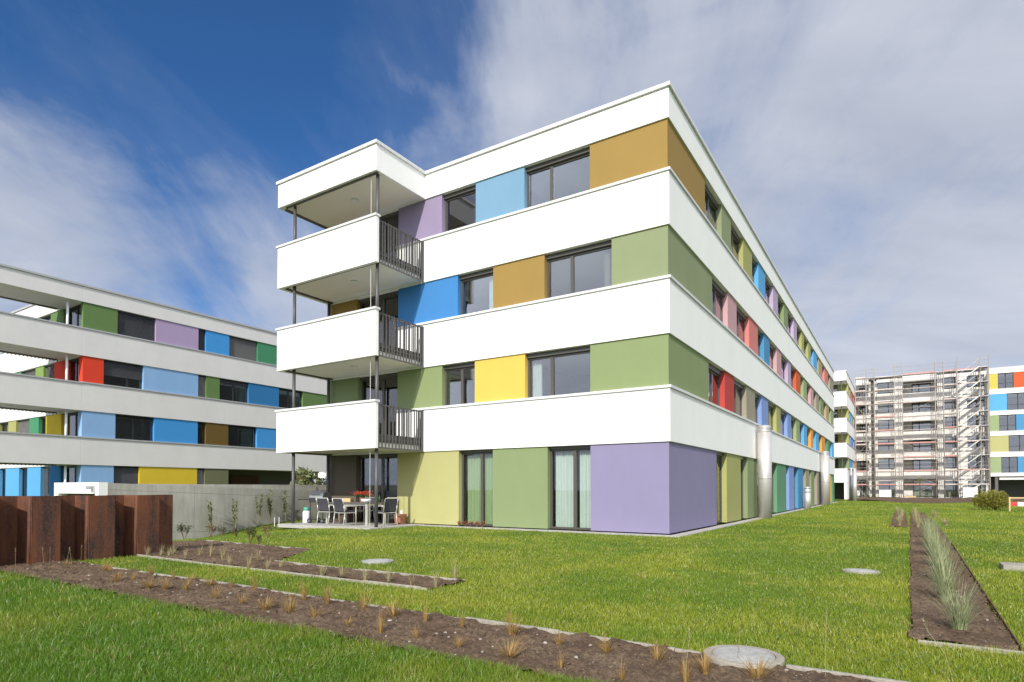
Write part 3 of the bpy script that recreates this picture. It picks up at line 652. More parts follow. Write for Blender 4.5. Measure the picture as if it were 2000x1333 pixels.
# ------------------------------------------------------------------ ground
def fbm(x, y, s, o=4, seed=0):
    r = np.random.default_rng(seed); T = r.random((256, 256)); v = 0; a = 1; tot = 0
    for k in range(o):
        X = x * s * 2 ** k + 17.3 * k; Y = y * s * 2 ** k + 5.1 * k
        i = np.floor(X).astype(int); j = np.floor(Y).astype(int); fx = X - i; fy = Y - j; fx = fx * fx * (3 - 2 * fx); fy = fy * fy * (3 - 2 * fy)
        g = lambda p, q: T[p % 256, q % 256]
        v = v + a * ((g(i, j) * (1 - fx) + g(i + 1, j) * fx) * (1 - fy) + (g(i, j + 1) * (1 - fx) + g(i + 1, j + 1) * fx) * fy); tot += a; a *= .5
    return v / tot
def sstep(a, b, v): t = np.clip((v - a) / (b - a), 0, 1); return t * t * (3 - 2 * t)
def terrain(x, y):
    x = np.asarray(x, float); y = np.asarray(y, float)
    dip = -.62 * sstep(-8.8, -15.5, x) * sstep(.3, -6.0, y)
    far = np.clip(((x - 5) ** 2 + (y + 15) ** 2) ** .5 / 40, 0, 1)
    und = .05 * (fbm(x, y, .22, 3, 3) - .5) * (1 - sstep(-.5, -1.6, -np.abs(y + 11.5)))
    und = np.where((y > -3) & (x < 1.2), und * .2, und)
    return dip + und * .8 + .0 * far
def grid_mesh(name, xs, ys, zf, m, parent=None, keep=None):
    X, Y = np.meshgrid(xs, ys); Z = zf(X, Y); nx, ny = len(xs), len(ys)
    me = bpy.data.meshes.new(name); V = np.stack([X, Y, Z], -1).reshape(-1, 3)
    a = (np.arange(ny - 1)[:, None] * nx + np.arange(nx - 1)[None]).ravel(); F = np.stack([a, a + 1, a + 1 + nx, a + nx], -1)
    if keep is not None:
        c = V[F].mean(1); F = F[keep(c[:, 0], c[:, 1])]
    me.from_pydata(V.tolist(), [], F.tolist()); me.materials.append(m)
    for p in me.polygons: p.use_smooth = True
    o = bpy.data.objects.new(name, me); COL.objects.link(o); place(o, 0, 0); o.parent = parent; return o
def axis(lo, hi, fine0, fine1, st):
    c = list(np.arange(fine0, fine1 + 1e-6, st)); v = fine1; s_ = st
    while v < hi: s_ *= 1.35; v += s_; c.append(min(v, hi))
    v = fine0; s_ = st
    while v > lo: s_ *= 1.35; v -= s_; c.insert(0, max(v, lo))
    return np.array(c)
go = grid_mesh('lawn_ground', axis(-900, 900, -18, 14, .25), axis(-500, 1200, -17, 12, .25), lambda x, y: terrain(x, y) - .01, TURF); tag(go, kind='structure')

BEDB_POLY = [(-8.9, -7.5), (-4.95, -7.5), (-3.75, -9.15), (.2, -9.12), (.22, -9.85), (-6.9, -9.85), (-7.1, -8.9), (-8.9, -8.9)]
def inpoly(x, y, P):
    r = np.zeros(x.shape, bool); n = len(P)
    for i in range(n):
        (x0, y0), (x1, y1) = P[i], P[(i + 1) % n]
        c = ((y0 > y) != (y1 > y)) & (x < (x1 - x0) * (y - y0) / (y1 - y0 + 1e-12) + x0); r ^= c
    return r
def in_bedA(x, y): return (y > -12.06) & (y < -11.0) & (x > -6.85) & (x < 9.0)
def in_bedC(x, y): return ((x > 5.115 + .0105 * (y + 9.6)) & (x < 5.80 + .017 * np.minimum(y + 9.6, 16)) & (y > -9.6) & (y < 21)) | ((x > 4.75) & (x < 5.25) & (y > 7.3) & (y < 20))
def in_soil3(x, y): return (x > .6) & (y > 47 + 3 * np.sin(x * .7) + (x < 4) * 2.0) & (y < 77) & (x < 15.5)
def soil_z(x, y): return np.maximum(terrain(x, y) - .002, terrain(x, y) + .012 + .085 * (fbm(x, y, 6, 4, 11) - .45) + .045 * (fbm(x, y, 22, 2, 12) - .5))
b1 = grid_mesh('soil_bed', np.arange(-6.9, 9.05, .03), np.arange(-12.1, -10.94, .03), soil_z, SOIL); tag(b1, kind='structure')
b2 = grid_mesh('soil_bed', np.arange(-9.0, .3, .035), np.arange(-9.95, -7.4, .035), soil_z, SOIL, keep=lambda x, y: inpoly(x, y, BEDB_POLY)); tag(b2, kind='structure')
b3 = grid_mesh('soil_bed', np.arange(4.7, 6.06, .04), np.arange(-9.7, 21, .04), soil_z, SOIL, keep=in_bedC); tag(b3, kind='structure')
b4 = grid_mesh('bare_earth', np.arange(.4, 16, .25), np.arange(43, 77, .25), lambda x, y: .03 + .45 * (fbm(x, y, .5, 4, 5) - .38) * sstep(47, 52, y) * (1 - sstep(72, 74, y)), SOIL, keep=in_soil3); tag(b4, kind='structure')

# paving strips and terrace
def slab(name, boxes, m, z=.03):
    o = MB()
    for (x0, x1, y0, y1) in boxes: o.box(x0, x1, y0, y1, -.1, z)
    o = o.build(name, m, bevel=.004); place(o, 0, 0); return tag(o, kind='structure')
slab('plinth_strip', [(-8.5, .33, -.33, .02), (-.0, .33, .02, 47)], PAVE, .022)
def terrace():
    o = MB(); x = -12.8
    while x < -8.45:
        y = -2.5
        while y < -.02:
            o.box(x + .006, min(x + .5, -8.4) - .006, y + .006, min(y + .5, .0) - .006, -.05, .035 + random.uniform(-.002, .002)); y += .5
        x += .5
    o.box(-12.8, -8.4, -2.5, 0, -.08, .02)
    o = o.build('terrace_paving', PAVE); place(o, 0, 0); tag(o, kind='structure')
terrace()
# kerb edging: one row per bed
def kerb(x0, x1, y, wd=.05, label=None, along='x', z=.028, seg=1.0):
    o = MB(); a = x0
    while a < x1:
        b = min(a + seg, x1); j = random.uniform(-.006, .006); zz = z + random.uniform(-.008, .006)
        zt = float(terrain(*( (a, y) if along == 'x' else (y, a))))
        if along == 'x': o.box(a + .003, b - .003, y - wd / 2 + j, y + wd / 2 + j, zt - .08, zt + zz)
        else: o.box(y - wd / 2 + j, y + wd / 2 + j, a + .003, b - .003, zt - .08, zt + zz)
        a = b
    o = o.build('kerb_edging', KERB, bevel=.004); place(o, 0, 0); return tag(o, label, 'kerb')
kerb(-6.4, 3.80, -10.96, .036, 'pale stone edging on the far side of the long front bed left of the cover')
kerb(4.38, 9.0, -10.98, .036, 'pale stone edging of the front bed running right from the round cover')
kerb(-8.6, -4.95, -7.47, .02, 'thin stone edging behind the rear soil bed, nearest the terrace')
kerb(-3.8, .2, -9.11, .022, 'stone edging on the far side of the narrow second bed')
kerb(-6.9, .2, -9.88, .022, 'stone edging on the near side of the narrow second bed')
kerb(5.16, 5.82, -9.66, .03, 'short white edging across the near end of the right bed')
o = MB().add([(5.81, -9.6, -.05), (5.81, -9.6, .04), (5.99, 1, .04), (5.99, 1, -.05), (5.818, -9.6, -.05), (5.818, -9.6, .04), (5.998, 1, .04), (5.998, 1, -.05)], [(0, 1, 2, 3), (4, 7, 6, 5), (1, 5, 6, 2), (0, 4, 5, 1), (3, 2, 6, 7), (0, 3, 7, 4)]).build('metal_edging', RUST); place(o, 0, 0); tag(o, 'thin dark metal edging along the right side of the silver grass bed', 'edging')

# manhole covers
def manhole(x, y, r, label, m2=KERB, h=.03):
    z = float(terrain(x, y)); rt = root('manhole_cover', label, 'manhole cover', (x, y, z), group=None)
    MB().lathe([(r, -.1), (r, h), (r * .985, h + .004), (r * .80, h + .006), (r * .79, h - .012)], 48).build('ring', m2, rt)
    L = MB().lathe([(r * .775, -.05), (r * .775, h + .003), (r * .76, h + .007)], 48)
    for k in range(-5, 6):
        yy = k * r * .125; hw = math.sqrt(max(.01, (r * .7) ** 2 - yy * yy)); L.box(-hw, hw, yy - .006, yy + .006, h, h + .011)
    L.build('lid', LID, rt)
manhole(4.09, -10.93, .275, 'large round concrete cover in the front bed edging, partly over soil', KERB, .034)
manhole(-2.37, -8.15, .27, 'round grey cover in the lawn beyond the narrow second bed', LID, .02)
manhole(4.55, -5.12, .25, 'round beige cover in the lawn left of the silver grass bed', KERB, .012)
o = MB().box(6.36, 7.6, -3.72, -3.22, -.05, .07).build('concrete_slab', KERB, bevel=.01); place(o, 0, 0); tag(o, 'flat white concrete slab in the lawn at the right edge', 'slab')

# pebbles
def ico():
    t = (1 + 5 ** .5) / 2
    v = [(-1, t, 0), (1, t, 0), (-1, -t, 0), (1, -t, 0), (0, -1, t), (0, 1, t), (0, -1, -t), (0, 1, -t), (t, 0, -1), (t, 0, 1), (-t, 0, -1), (-t, 0, 1)]
    f = [(0, 11, 5), (0, 5, 1), (0, 1, 7), (0, 7, 10), (0, 10, 11), (1, 5, 9), (5, 11, 4), (11, 10, 2), (10, 7, 6), (7, 1, 8), (3, 9, 4), (3, 4, 2), (3, 2, 6), (3, 6, 8), (3, 8, 9), (4, 9, 5), (2, 4, 11), (6, 2, 10), (8, 6, 7), (9, 8, 1)]
    return [tuple(c / 1.9 for c in q) for q in v], f
def pebbles():
    V, F = ico(); m = MB(); n = 0
    while n < 850:
        q = random.random()
        if q < .55: x, y = random.uniform(-6.8, 5.5), random.uniform(-12.0, -11.03)
        elif q < .8: x, y = random.uniform(-8.5, .2), random.uniform(-9.85, -7.5)
        else: x, y = random.uniform(5.12, 5.95), random.uniform(-9.55, 2)
        ax, ay = np.array([x]), np.array([y])
        if not (in_bedA(ax, ay)[0] or inpoly(ax, ay, BEDB_POLY)[0] or in_bedC(ax, ay)[0]): continue
        s = .003 + .019 * random.random() ** 6; z = float(soil_z(x, y)) + s * .25
        sx, sy, sz = s * random.uniform(.8, 1.4), s * random.uniform(.7, 1.1), s * random.uniform(.5, .8); a = random.uniform(0, 6.3)
        vs = [(x + math.cos(a) * p[0] * sx - math.sin(a) * p[1] * sy, y + math.sin(a) * p[0] * sx + math.cos(a) * p[1] * sy, z + p[2] * sz) for p in [(c[0] * random.uniform(.85, 1.15), c[1] * random.uniform(.85, 1.15), c[2]) for c in V]]
        m.add(vs, F); n += 1
    o = m.build('pebbles', PEB); place(o, 0, 0); tag(o, 'small pale stones scattered over the soil beds', 'stones', kind='stuff')
pebbles()
def litter():
    V, F = ico(); m = MB(); L = MB(); n = 0
    while n < 6500:
        q = random.random()
        if q < .6: x, y = random.uniform(-6.8, 5.5), random.uniform(-12.0, -11.03)
        elif q < .8: x, y = random.uniform(-8.8, .2), random.uniform(-9.85, -7.5)
        else: x, y = random.uniform(5.12, 5.95), random.uniform(-9.55, 0)
        ax, ay = np.array([x]), np.array([y])
        if not (in_bedA(ax, ay)[0] or inpoly(ax, ay, BEDB_POLY)[0] or in_bedC(ax, ay)[0]): continue
        z = float(soil_z(x, y)); n += 1
        if n % 4 == 0: L.blade((x, y, z + .004), random.uniform(0, 6.28), .012, random.uniform(.02, .07), .003)
        else:
            sz = .005 + .02 * random.random() ** 3; a = random.uniform(0, 6.28); k = (random.uniform(.7, 1.3), random.uniform(.7, 1.3), random.uniform(.5, .9))
            m.add([(x + math.cos(a) * p[0] * sz * k[0] - math.sin(a) * p[1] * sz * k[1], y + math.sin(a) * p[0] * sz * k[0] + math.cos(a) * p[1] * sz * k[1], z + p[2] * sz * k[2]) for p in [(c[0] * random.uniform(.7, 1.2), c[1] * random.uniform(.7, 1.2), c[2] * random.uniform(.7, 1.2)) for c in V]], F)
    o = m.build('soil_clods', SOIL); place(o, 0, 0); tag(o, 'loose brown clods lying on the soil beds', 'soil', kind='stuff')
    o = L.build('straw_litter', DRYG2); place(o, 0, 0); tag(o, 'thin dry straw bits lying on the soil beds', 'litter', kind='stuff')
# ------------------------------------------------------------------ grass
O_ = np.array([CX * -cY + CY * sY, CX * -sY - CY * cY])      # camera in the site frame
def grass(n, rmin, rmax, a0, a1, seed, hs=1.0, name='grass', label='green lawn grass'):
    r_ = np.random.default_rng(seed)
    r = np.exp(r_.uniform(math.log(rmin), math.log(rmax), n)); th = r_.uniform(a0, a1, n)
    wx, wy = r * np.sin(th), r * np.cos(th)                   # world
    dx, dy = wx - CX, wy - CY
    x = dx * cY - dy * sY; y = dx * sY + dy * cY
    bad = in_bedC(x, y) | in_soil3(x, y)
    e = .06 * (fbm(x, y, 3.5, 3, 21) - .5)
    bad |= (y > -12.05 + e + .02) & (y < -11.0 + .02) & (x > -6.8 + e) & (x < 9.0)
    bad |= inpoly(x + e, y + e, BEDB_POLY)
    bad |= (x < .34) & (y > -.34) & (x > -13.6); bad |= (x < -8.38) & (x > -12.82) & (y > -2.51)
    bad |= (x < -15.0); bad |= (y > 58) & (x < 16)
    for (mx, my, mr) in ((4.09, -10.93, .265), (-2.37, -8.15, .23), (4.55, -5.12, .225)): bad |= (x - mx) ** 2 + (y - my) ** 2 < mr * mr
    bad |= (x > 6.38) & (x < 7.6) & (y > -3.72) & (y < -3.24); bad |= (x < -6.75) & (y < -8.95) & (x > -9)
    thin = fbm(x, y, 1.3, 3, 22); bad |= (r_.random(n) > .35 + 1.3 * thin)
    k = ~bad; x, y, r = x[k], y[k], r[k]; n = len(x)
    z = terrain(x, y) - .008
    front = (y < -12.0)
    patch = fbm(x, y, .6, 4, 23); p2 = fbm(x, y, 2.6, 3, 24)
    h = (.020 + .026 * r_.random(n)) * (1 + .6 * (patch - .5)) * np.where(front, 1.6, .95) * hs * (1 + .012 * r)
    wd = .0023 * (1 + r / 7.5) * (0.8 + .5 * r_.random(n))
    a = r_.uniform(0, 2 * np.pi, n); ln = h * r_.uniform(.1, .9, n)
    d = np.stack([np.cos(a), np.sin(a)], -1); s2 = np.stack([-d[:, 1], d[:, 0]], -1)
    # turn the flat side of part of the blades at random
    b = r_.uniform(0, 2 * np.pi, n); s2 = np.stack([np.cos(b), np.sin(b)], -1)
    P0 = np.stack([x, y], -1); V = np.zeros((n, 5, 3))
    for i, (t, ww) in enumerate(((0, 1), (.55, .8), (1, 0))):
        c = P0 + d * (ln * t ** 1.8)[:, None]; zz = z + h * t
        if i < 2:
            V[:, 2 * i, :2] = c - s2 * (wd * ww * .5)[:, None]; V[:, 2 * i + 1, :2] = c + s2 * (wd * ww * .5)[:, None]; V[:, 2 * i, 2] = V[:, 2 * i + 1, 2] = zz
        else: V[:, 4, :2] = c; V[:, 4, 2] = zz
    me = bpy.data.meshes.new(name); me.vertices.add(5 * n); me.vertices.foreach_set('co', V.reshape(-1))
    base = (np.arange(n) * 5)[:, None]; L = (base + np.array([0, 1, 3, 2, 2, 3, 4])[None]).reshape(-1)
    me.loops.add(7 * n); me.loops.foreach_set('vertex_index', L.astype(np.int32))
    me.polygons.add(2 * n); st = (np.arange(n) * 7)[:, None] + np.array([0, 4])[None]; me.polygons.foreach_set('loop_start', st.reshape(-1).astype(np.int32))
    me.update(calc_edges=True)
    g1 = np.array([.155, .245, .018]); g2 = np.array([.31, .345, .034]); dry = np.array([.48, .38, .17]); lush = np.array([.09, .20, .014])
    mixv = np.clip((patch - .5) * 2.2 + (p2 - .5) * 1.2 + .42 + r_.normal(0, .16, n), 0, 1)[:, None]
    col = g1 * (1 - mixv) + g2 * mixv
    col = np.where(front[:, None], col * .35 + (lush * (1 - mixv * .5) + g2 * mixv * .4) * .65, col)
    isdry = r_.random(n) < (.02 + .12 * np.clip(p2 - .55, 0, 1) * 2); col = np.where(isdry[:, None], dry, col) * r_.uniform(.82, 1.2, n)[:, None]
    at = me.attributes.new('tint', 'FLOAT_COLOR', 'POINT'); C4 = np.ones((n, 5, 4), np.float32); C4[:, :, :3] = col[:, None]; at.data.foreach_set('color', C4.reshape(-1))
    me.materials.append(GRASS)
    o = bpy.data.objects.new(name, me); COL.objects.link(o); place(o, 0, 0); tag(o, label, 'grass', kind='stuff'); return o
grass(1150000, 2.6, 34, R(-58), R(58), 31, label='mown green lawn grass in front of the buildings')
grass(220000, 24, 75, R(8), R(50), 32, 1.5, label='far lawn grass between the long block and the silver grass bed')

# ------------------------------------------------------------------ plants
litter()
def unproj(px, py, z=0.0):
    f_, t_, cy_ = 1182.79, R(1.0913), 931.73
    u = (px - 1000) / f_; v = -(py - cy_) / f_
    Y = math.cos(t_) - v * math.sin(t_); Z = math.sin(t_) + v * math.cos(t_); k = (z - 1.239) / Z
    dx, dy = u * k - CX, Y * k - CY
    return dx * cY - dy * sY, dx * sY + dy * cY
def tuft_mesh(name, n, h, sp, wd, m, seed, r0=.02, droop=.15):
    rr = random.Random(seed); b = MB()
    for i in range(n):
        a = rr.uniform(0, 6.283); q = r0 * rr.random() ** .5; hh = h * rr.uniform(.45, 1); 
        b.blade((math.cos(a) * q, math.sin(a) * q, -.01), a + rr.uniform(-.5, .5), hh, sp * rr.uniform(.2, 1) , wd, droop * rr.random())
    o = b.build(name, m); return o
def scatter(protos, spots, label, cat, group, jit=.25):
    for i, (x, y) in enumerate(spots):
        p = protos[i % len(protos)]
        o = p if i < len(protos) else p.copy()
        if i >= len(protos): COL.objects.link(o)
        place(o, x, y, float(terrain(x, y)) + .0, random.uniform(0, 6.28)); s = random.uniform(1 - jit, 1 + jit); o.scale = (s, s, s * random.uniform(.85, 1.15)); tag(o, label, cat, group)
        o.rotation_euler.x = random.uniform(-.14, .14); o.rotation_euler.y = random.uniform(-.14, .14)
def Z6(L): return [unproj(200 + x * .3, 1000 + y * .3) for x, y in L]
def Z7(L): return [unproj(600 + x * .3, 1000 + y * .3) for x, y in L]
A = Z6([(100, 465), (205, 460), (300, 500), (410, 510), (475, 440), (585, 460), (545, 530), (700, 490), (730, 575), (840, 505), (905, 600), (1010, 520), (1060, 640), (1220, 665), (1320, 575), (1380, 690), (1470, 605), (1600, 740), (1700, 650), (1810, 790), (1900, 690), (340, 415), (20, 395)])
A += Z7([(715, 835), (770, 720), (985, 890), (1010, 770), (1310, 960), (1330, 820), (1650, 1020), (1640, 870), (1940, 920)])
A += [unproj(1000 + .2 * x, 1066 + .2 * y) for x, y in [(930, 1060), (1420, 1140), (1070, 1320), (1890, 1250), (1700, 1330)]] + [unproj(1480, 1333), unproj(130, 1108), unproj(215, 1120)]
A = [(x, min(max(y, -11.95), -11.08)) for x, y in A]
scatter([tuft_mesh('grass_tuft', (100, 65, 130, 85, 50)[s - 1], (.20, .25, .16, .22, .28)[s - 1], (.16, .10, .19, .13, .08)[s - 1], .0038, DRYG, s) for s in (1, 2, 3, 4, 5)] , A, 'small golden dry grass tuft planted in the long front soil bed', 'grass tuft', 'dry grass tufts in the front bed', .38)
B_ = Z6([(295, 285), (380, 290), (435, 290), (460, 285), (635, 290), (705, 290), (830, 340), (950, 375), (1010, 325), (1075, 375), (1160, 370), (1425, 420), (1565, 425), (1710, 460), (1860, 460), (540, 300), (780, 315)]) + Z7([(530, 465), (680, 480), (840, 490), (965, 445), (100, 420)])
scatter([tuft_mesh('grass_tuft', 44, .27, .10, .005, DRYG2, s) for s in (5, 6, 7)], B_, 'thin upright straw coloured grass tuft in the second soil bed', 'grass tuft', 'straw grass tufts in the second bed')
# silver grass clumps in the right bed
def clump(label, x, y, h, n, sp, m, seed, name='ornamental_grass', wd=.006, dr=.35, grp=None):
    o = tuft_mesh(name, n, h, sp, wd, m, seed, .05, dr); place(o, x, y, 0); return tag(o, label, 'ornamental grass', grp)
clump('nearest silver green grass clump, at the front end of the right bed', 5.47, -9.05, .68, 170, .40, BLUEG, 41, wd=.005)
for i, (x, y, h) in enumerate([(5.46, -7.4, .66), (5.50, -5.8, .72), (5.53, -4.1, .76), (5.52, -2.2, .76), (5.58, .1, .78), (5.6, 2.6, .8)]):
    clump('tall silver green grass clump in the row behind the nearest clump of the right bed', x, y, h, 190, .34, BLUEG, 50 + i, wd=.008, grp='silver grass clumps in a row')
for i, (x, y, h) in enumerate([(5.5, 7.5, .55), (5.0, 8.2, .5), (5.5, 10.5, .6), (5.05, 11.8, .5), (5.55, 14, .6), (5.1, 16, .55), (5.6, 18.5, .6), (6.3, 9, .4), (6.2, 14.5, .5), (4.9, 19.0, .5)]):
    clump('low yellowish grass clump at the far end of the right bed', x, y, h, 90, .22, DRYG2, 70 + i, wd=.012, grp='yellowish grass clumps at the far end')
def clover():
    L = MB(); rr = random.Random(77); n = 0
    ce = [unproj(px, py) for px, py in [(1100, 1120), (1230, 1135), (1040, 1100), (1350, 1200), (1450, 1180), (1700, 1280), (1850, 1310), (300, 1290), (90, 1240), (620, 1310), (1560, 1230), (930, 1165), (700, 1120)]]
    for cx_, cy_ in ce:
        for k in range(70):
            x, y = cx_ + rr.gauss(0, .28), cy_ + rr.gauss(0, .28)
            if in_bedA(np.array([x]), np.array([y]))[0] or in_bedC(np.array([x]), np.array([y]))[0]: continue
            z = float(terrain(x, y)) + rr.uniform(.025, .045); a0 = rr.uniform(0, 6.28)
            for j in range(3):
                a = a0 + j * 2.09; L.leaf((x, y, z), (math.cos(a), math.sin(a), rr.uniform(-.1, .4)), (0, 0, 1), .016, .016)
    o = L.build('clover', blade_mat('clover_leaf', .3, .5, col=((.10, .19, .03), (.20, .31, .07)))); place(o, 0, 0); tag(o, 'clover patches mixed into the lawn', 'clover', kind='stuff')
clover()
# pale seed stalks standing in the near lawn
def stalk(x, y, h, lean, seed, label, grp=None):
    rr = random.Random(seed); rt = root('grass_stalk', label, 'grass stalk', (x, y, 0), rr.uniform(-.4, .4), grp)
    top = (lean, 0, h); MB().path([(0, 0, 0), (lean * .3, 0, h * .55), top], .0016, 5).build('stem', DRYG2, rt)
    m = MB()
    for i in range(30):
        t = i / 30; a = rr.uniform(0, 6.28); c = Vector(top) + Vector((lean * .18 * t, 0, t * .07)); m.leaf(c, (math.cos(a), math.sin(a), 1.2), (0, 0, 1), .018, .004)
    m.build('seed_head', DRYG2, rt)
for i, (px, py, h, l) in enumerate([(1612, 1331, .40, .01), (1862, 1331, .30, -.14), (1340, 1331, .26, .02), (1440, 1300, .20, .02)]):
    x, y = unproj(px, py); stalk(x, y, h, l, i, ['tall pale grass stalk near the right end of the front bed', 'leaning grass stalk with a pinkish seed head at the lower right', 'short straw stalk left of the large round cover', 'short straw stalk in front of the large round cover'][i])
for i, (px, py) in enumerate([(85, 1104), (97, 1104), (130, 1106), (140, 1105), (158, 1100), (30, 1108)]):
    x, y = unproj(px, py); stalk(x, max(y, -12), .22, random.uniform(-.05, .06), 20 + i, 'dry grass stalk with a pale head against the rusty wall', 'seed stalks against the rusty wall')

def shrub(name, x, y, h, r, n, lm, label, cat='shrub', seed=0, grp=None, stems=6, ls=.05, rz=0, z=None):
    rr = random.Random(seed); rt = root(name, label, cat, (x, y, float(terrain(x, y)) if z is None else z), rz, grp); s = MB(); L = MB(); tips = []
    for i in range(stems):
        a = rr.uniform(0, 6.28); e = Vector((math.cos(a) * r * rr.uniform(.2, .9), math.sin(a) * r * rr.uniform(.2, .9), h * rr.uniform(.65, 1)))
        mid = e * .5 + Vector((rr.uniform(-.1, .1) * r, rr.uniform(-.1, .1) * r, h * .06)); s.path([(0, 0, 0), mid, e], .006 * max(1, h), 5); tips += [(mid, e)]
        for k in range(2):
            q = mid.lerp(e, rr.uniform(.2, .8)); e2 = q + Vector((rr.uniform(-1, 1) * r * .5, rr.uniform(-1, 1) * r * .5, h * .22)); s.path([q, e2], .004 * max(1, h), 4); tips.append((q, e2))
    for i in range(n):
        a, b = tips[rr.randrange(len(tips))]; p = a.lerp(b, rr.uniform(.1, 1.08)) + Vector((rr.gauss(0, .05), rr.gauss(0, .05), rr.gauss(0, .04))) * (r / .25)
        L.leaf(p, (rr.uniform(-1, 1), rr.uniform(-1, 1), rr.uniform(-.5, 1)), (rr.uniform(-1, 1), rr.uniform(-1, 1), 1), ls * rr.uniform(.6, 1.3), ls * .6)
    s.build('stem', STEM, rt); L.build('foliage', lm, rt); return rt
for i, (px, py, h, r, n) in enumerate([(360, 1047, .42, .20, 330), (412, 1047, .34, .17, 150), (432, 1038, .32, .18, 170), (488, 1062, .36, .15, 210), (522, 1052, .30, .16, 120), (462, 1050, .24, .13, 90), (505, 1068, .24, .1, 60)]):
    x, y = unproj(px, py); x = max(x, -11.5)
    shrub('rose_bush', x, y, h, r, n, LEAF if i % 3 != 1 else blade_mat('bronze_leaf', .25, .5, col=((.10, .05, .025), (.2, .13, .05))), ['dense dark young shrub right beside the end of the rusty wall', 'sparse bronze shrub just right of the densest young shrub', 'dark leafy shrub in front of the concrete wall', 'upright dark shrub behind the rear soil bed', 'sparse bronze shrub at the lawn edge left of the terrace', 'tiny shrub between the two larger dark shrubs', 'smallest shrub at the back edge of the rear bed'][i], seed=90 + i, ls=.04)
def reed(x, y, h, seed, label, n=34, z=0, grp=None):
    rr = random.Random(seed); rt = root('tall_reed', label, 'reed', (x, y, z), rr.uniform(0, 6), grp); s = MB(); L = MB()
    for k in range(3):
        a = rr.uniform(0, 6.28); e = Vector((math.cos(a) * .12, math.sin(a) * .12, h * rr.uniform(.7, 1))); s.path([(0, 0, 0), e * .5, e], .008, 5)
        for i in range(n):
            t = rr.uniform(.25, 1); p = e * t; L.blade(p, rr.uniform(0, 6.28), rr.uniform(.12, .3) * h * .5, rr.uniform(.2, .46), .042, .9)
    s.build('stem', DRYG2, rt); L.build('leaf', REED, rt)
for i, (y, h, z) in enumerate([(-3.8, 1.15, -.25), (-2.9, 1.05, -.15), (-2.0, 1.3, -.05), (-1.5, 1.35, 0), (-.85, 1.3, 0)]):
    reed(-14.55, y, h, 100 + i, ['leftmost tall bleached reed against the concrete wall', 'second bleached reed from the left against the concrete wall', 'green leaved reed in the middle of the concrete wall', 'tall bright green reed just left of the terrace post', 'rightmost reed leaning on the wall behind the terrace post'][i], z=z)
for i, (y, h) in enumerate([(-6.4, 1.55), (-6.0, 1.5)]):
    reed(-15.5, y, h, 120 + i, ['reed tip showing above the concrete wall near the rusty wall', 'second reed tip showing above the concrete wall'][i], 10, -.1)
shrub('palm_like_shrub', -15.9, 1.3, 1.9, .55, 260, REED, 'spiky yellow green plant above the concrete wall left of the ground floor corner', 'shrub', 131, ls=.3, stems=9, z=0)
shrub('garden_shrub', -16.6, 2.8, 1.7, .6, 500, DKLEAF, 'dark bushy shrub behind the concrete wall beside the building corner', 'shrub', 132, ls=.10, stems=9, z=0)
def dense_bush():
    rt = root('yellow_bush', 'rounded yellow green bush on the lawn at the right', 'bush', (9.45, 27.5, 0)); rr = random.Random(8); L = MB(); S_ = MB()
    for i in range(22):
        a = rr.uniform(0, 6.28); S_.tube((0, 0, 0), (math.cos(a) * .6, math.sin(a) * .5, rr.uniform(.6, 1.05)), .012, .005, 5)
    lob = [(rr.uniform(-.65, .65), rr.uniform(-.4, .4), rr.uniform(.35, .8), rr.uniform(.28, .5)) for _ in range(16)]
    for i in range(6500):
        cx_, cy_, cz_, q = lob[rr.randrange(16)]; v = Vector((rr.gauss(0, 1), rr.gauss(0, 1), rr.gauss(0, 1))).normalized() * q * rr.random() ** .35
        p = Vector((cx_, cy_, cz_)) + v
        if p.z < .02: continue
        L.leaf(p, (v.x + rr.uniform(-.4, .4), v.y + rr.uniform(-.4, .4), abs(v.z) + rr.uniform(-.2, .5)), (rr.uniform(-1, 1), rr.uniform(-1, 1), 1), .10 * rr.uniform(.6, 1.3), .045)
    S_.build('stem', STEM, rt); L.build('foliage', YELG, rt)
dense_bush()
# young staked trees in front of the far block
def tree(name, x, y, h, tr, cr, n, label, seed, lm=DKLEAF, cz=.65, ls=.5, grp=None):
    rr = random.Random(seed); rt = root(name, label, 'tree', (x, y, 0), 0, grp); t = MB()
    t.tube((0, 0, -.2), (0, 0, h * .5), tr, tr * .6, 10); tips = []
    for i in range(9):
        a = rr.uniform(0, 6.28); e = Vector((math.cos(a) * cr * .7, math.sin(a) * cr * .7, h * rr.uniform(.6, .95))); t.tube((0, 0, h * rr.uniform(.3, .5)), e, tr * .35, tr * .12, 6); tips.append(e)
    t.build('trunk', STEM, rt); L = MB()
    for i in range(n):
        c = tips[rr.randrange(9)]; p = c + Vector((rr.gauss(0, 1), rr.gauss(0, 1), rr.gauss(0, .8))) * cr * .32; p.z = max(p.z, h * .2)
        L.leaf(p, (rr.uniform(-1, 1), rr.uniform(-1, 1), rr.uniform(-.6, .8)), (rr.uniform(-1, 1), rr.uniform(-1, 1), 1), ls * rr.uniform(.5, 1.2), ls * .6)
    L.build('crown', lm, rt)
for i, (x, y, h) in enumerate([(-60, 38, 8.0), (-56, 43, 7.0), (-52, 46, 7.5)]):
    tree('garden_tree', x, y, h, .22, 3.0, 1500, ['dark garden tree seen through the gap left of the terrace', 'middle dark garden tree in the gap behind the terrace', 'dark garden tree nearest the ground floor corner in the gap'][i], 140 + i)

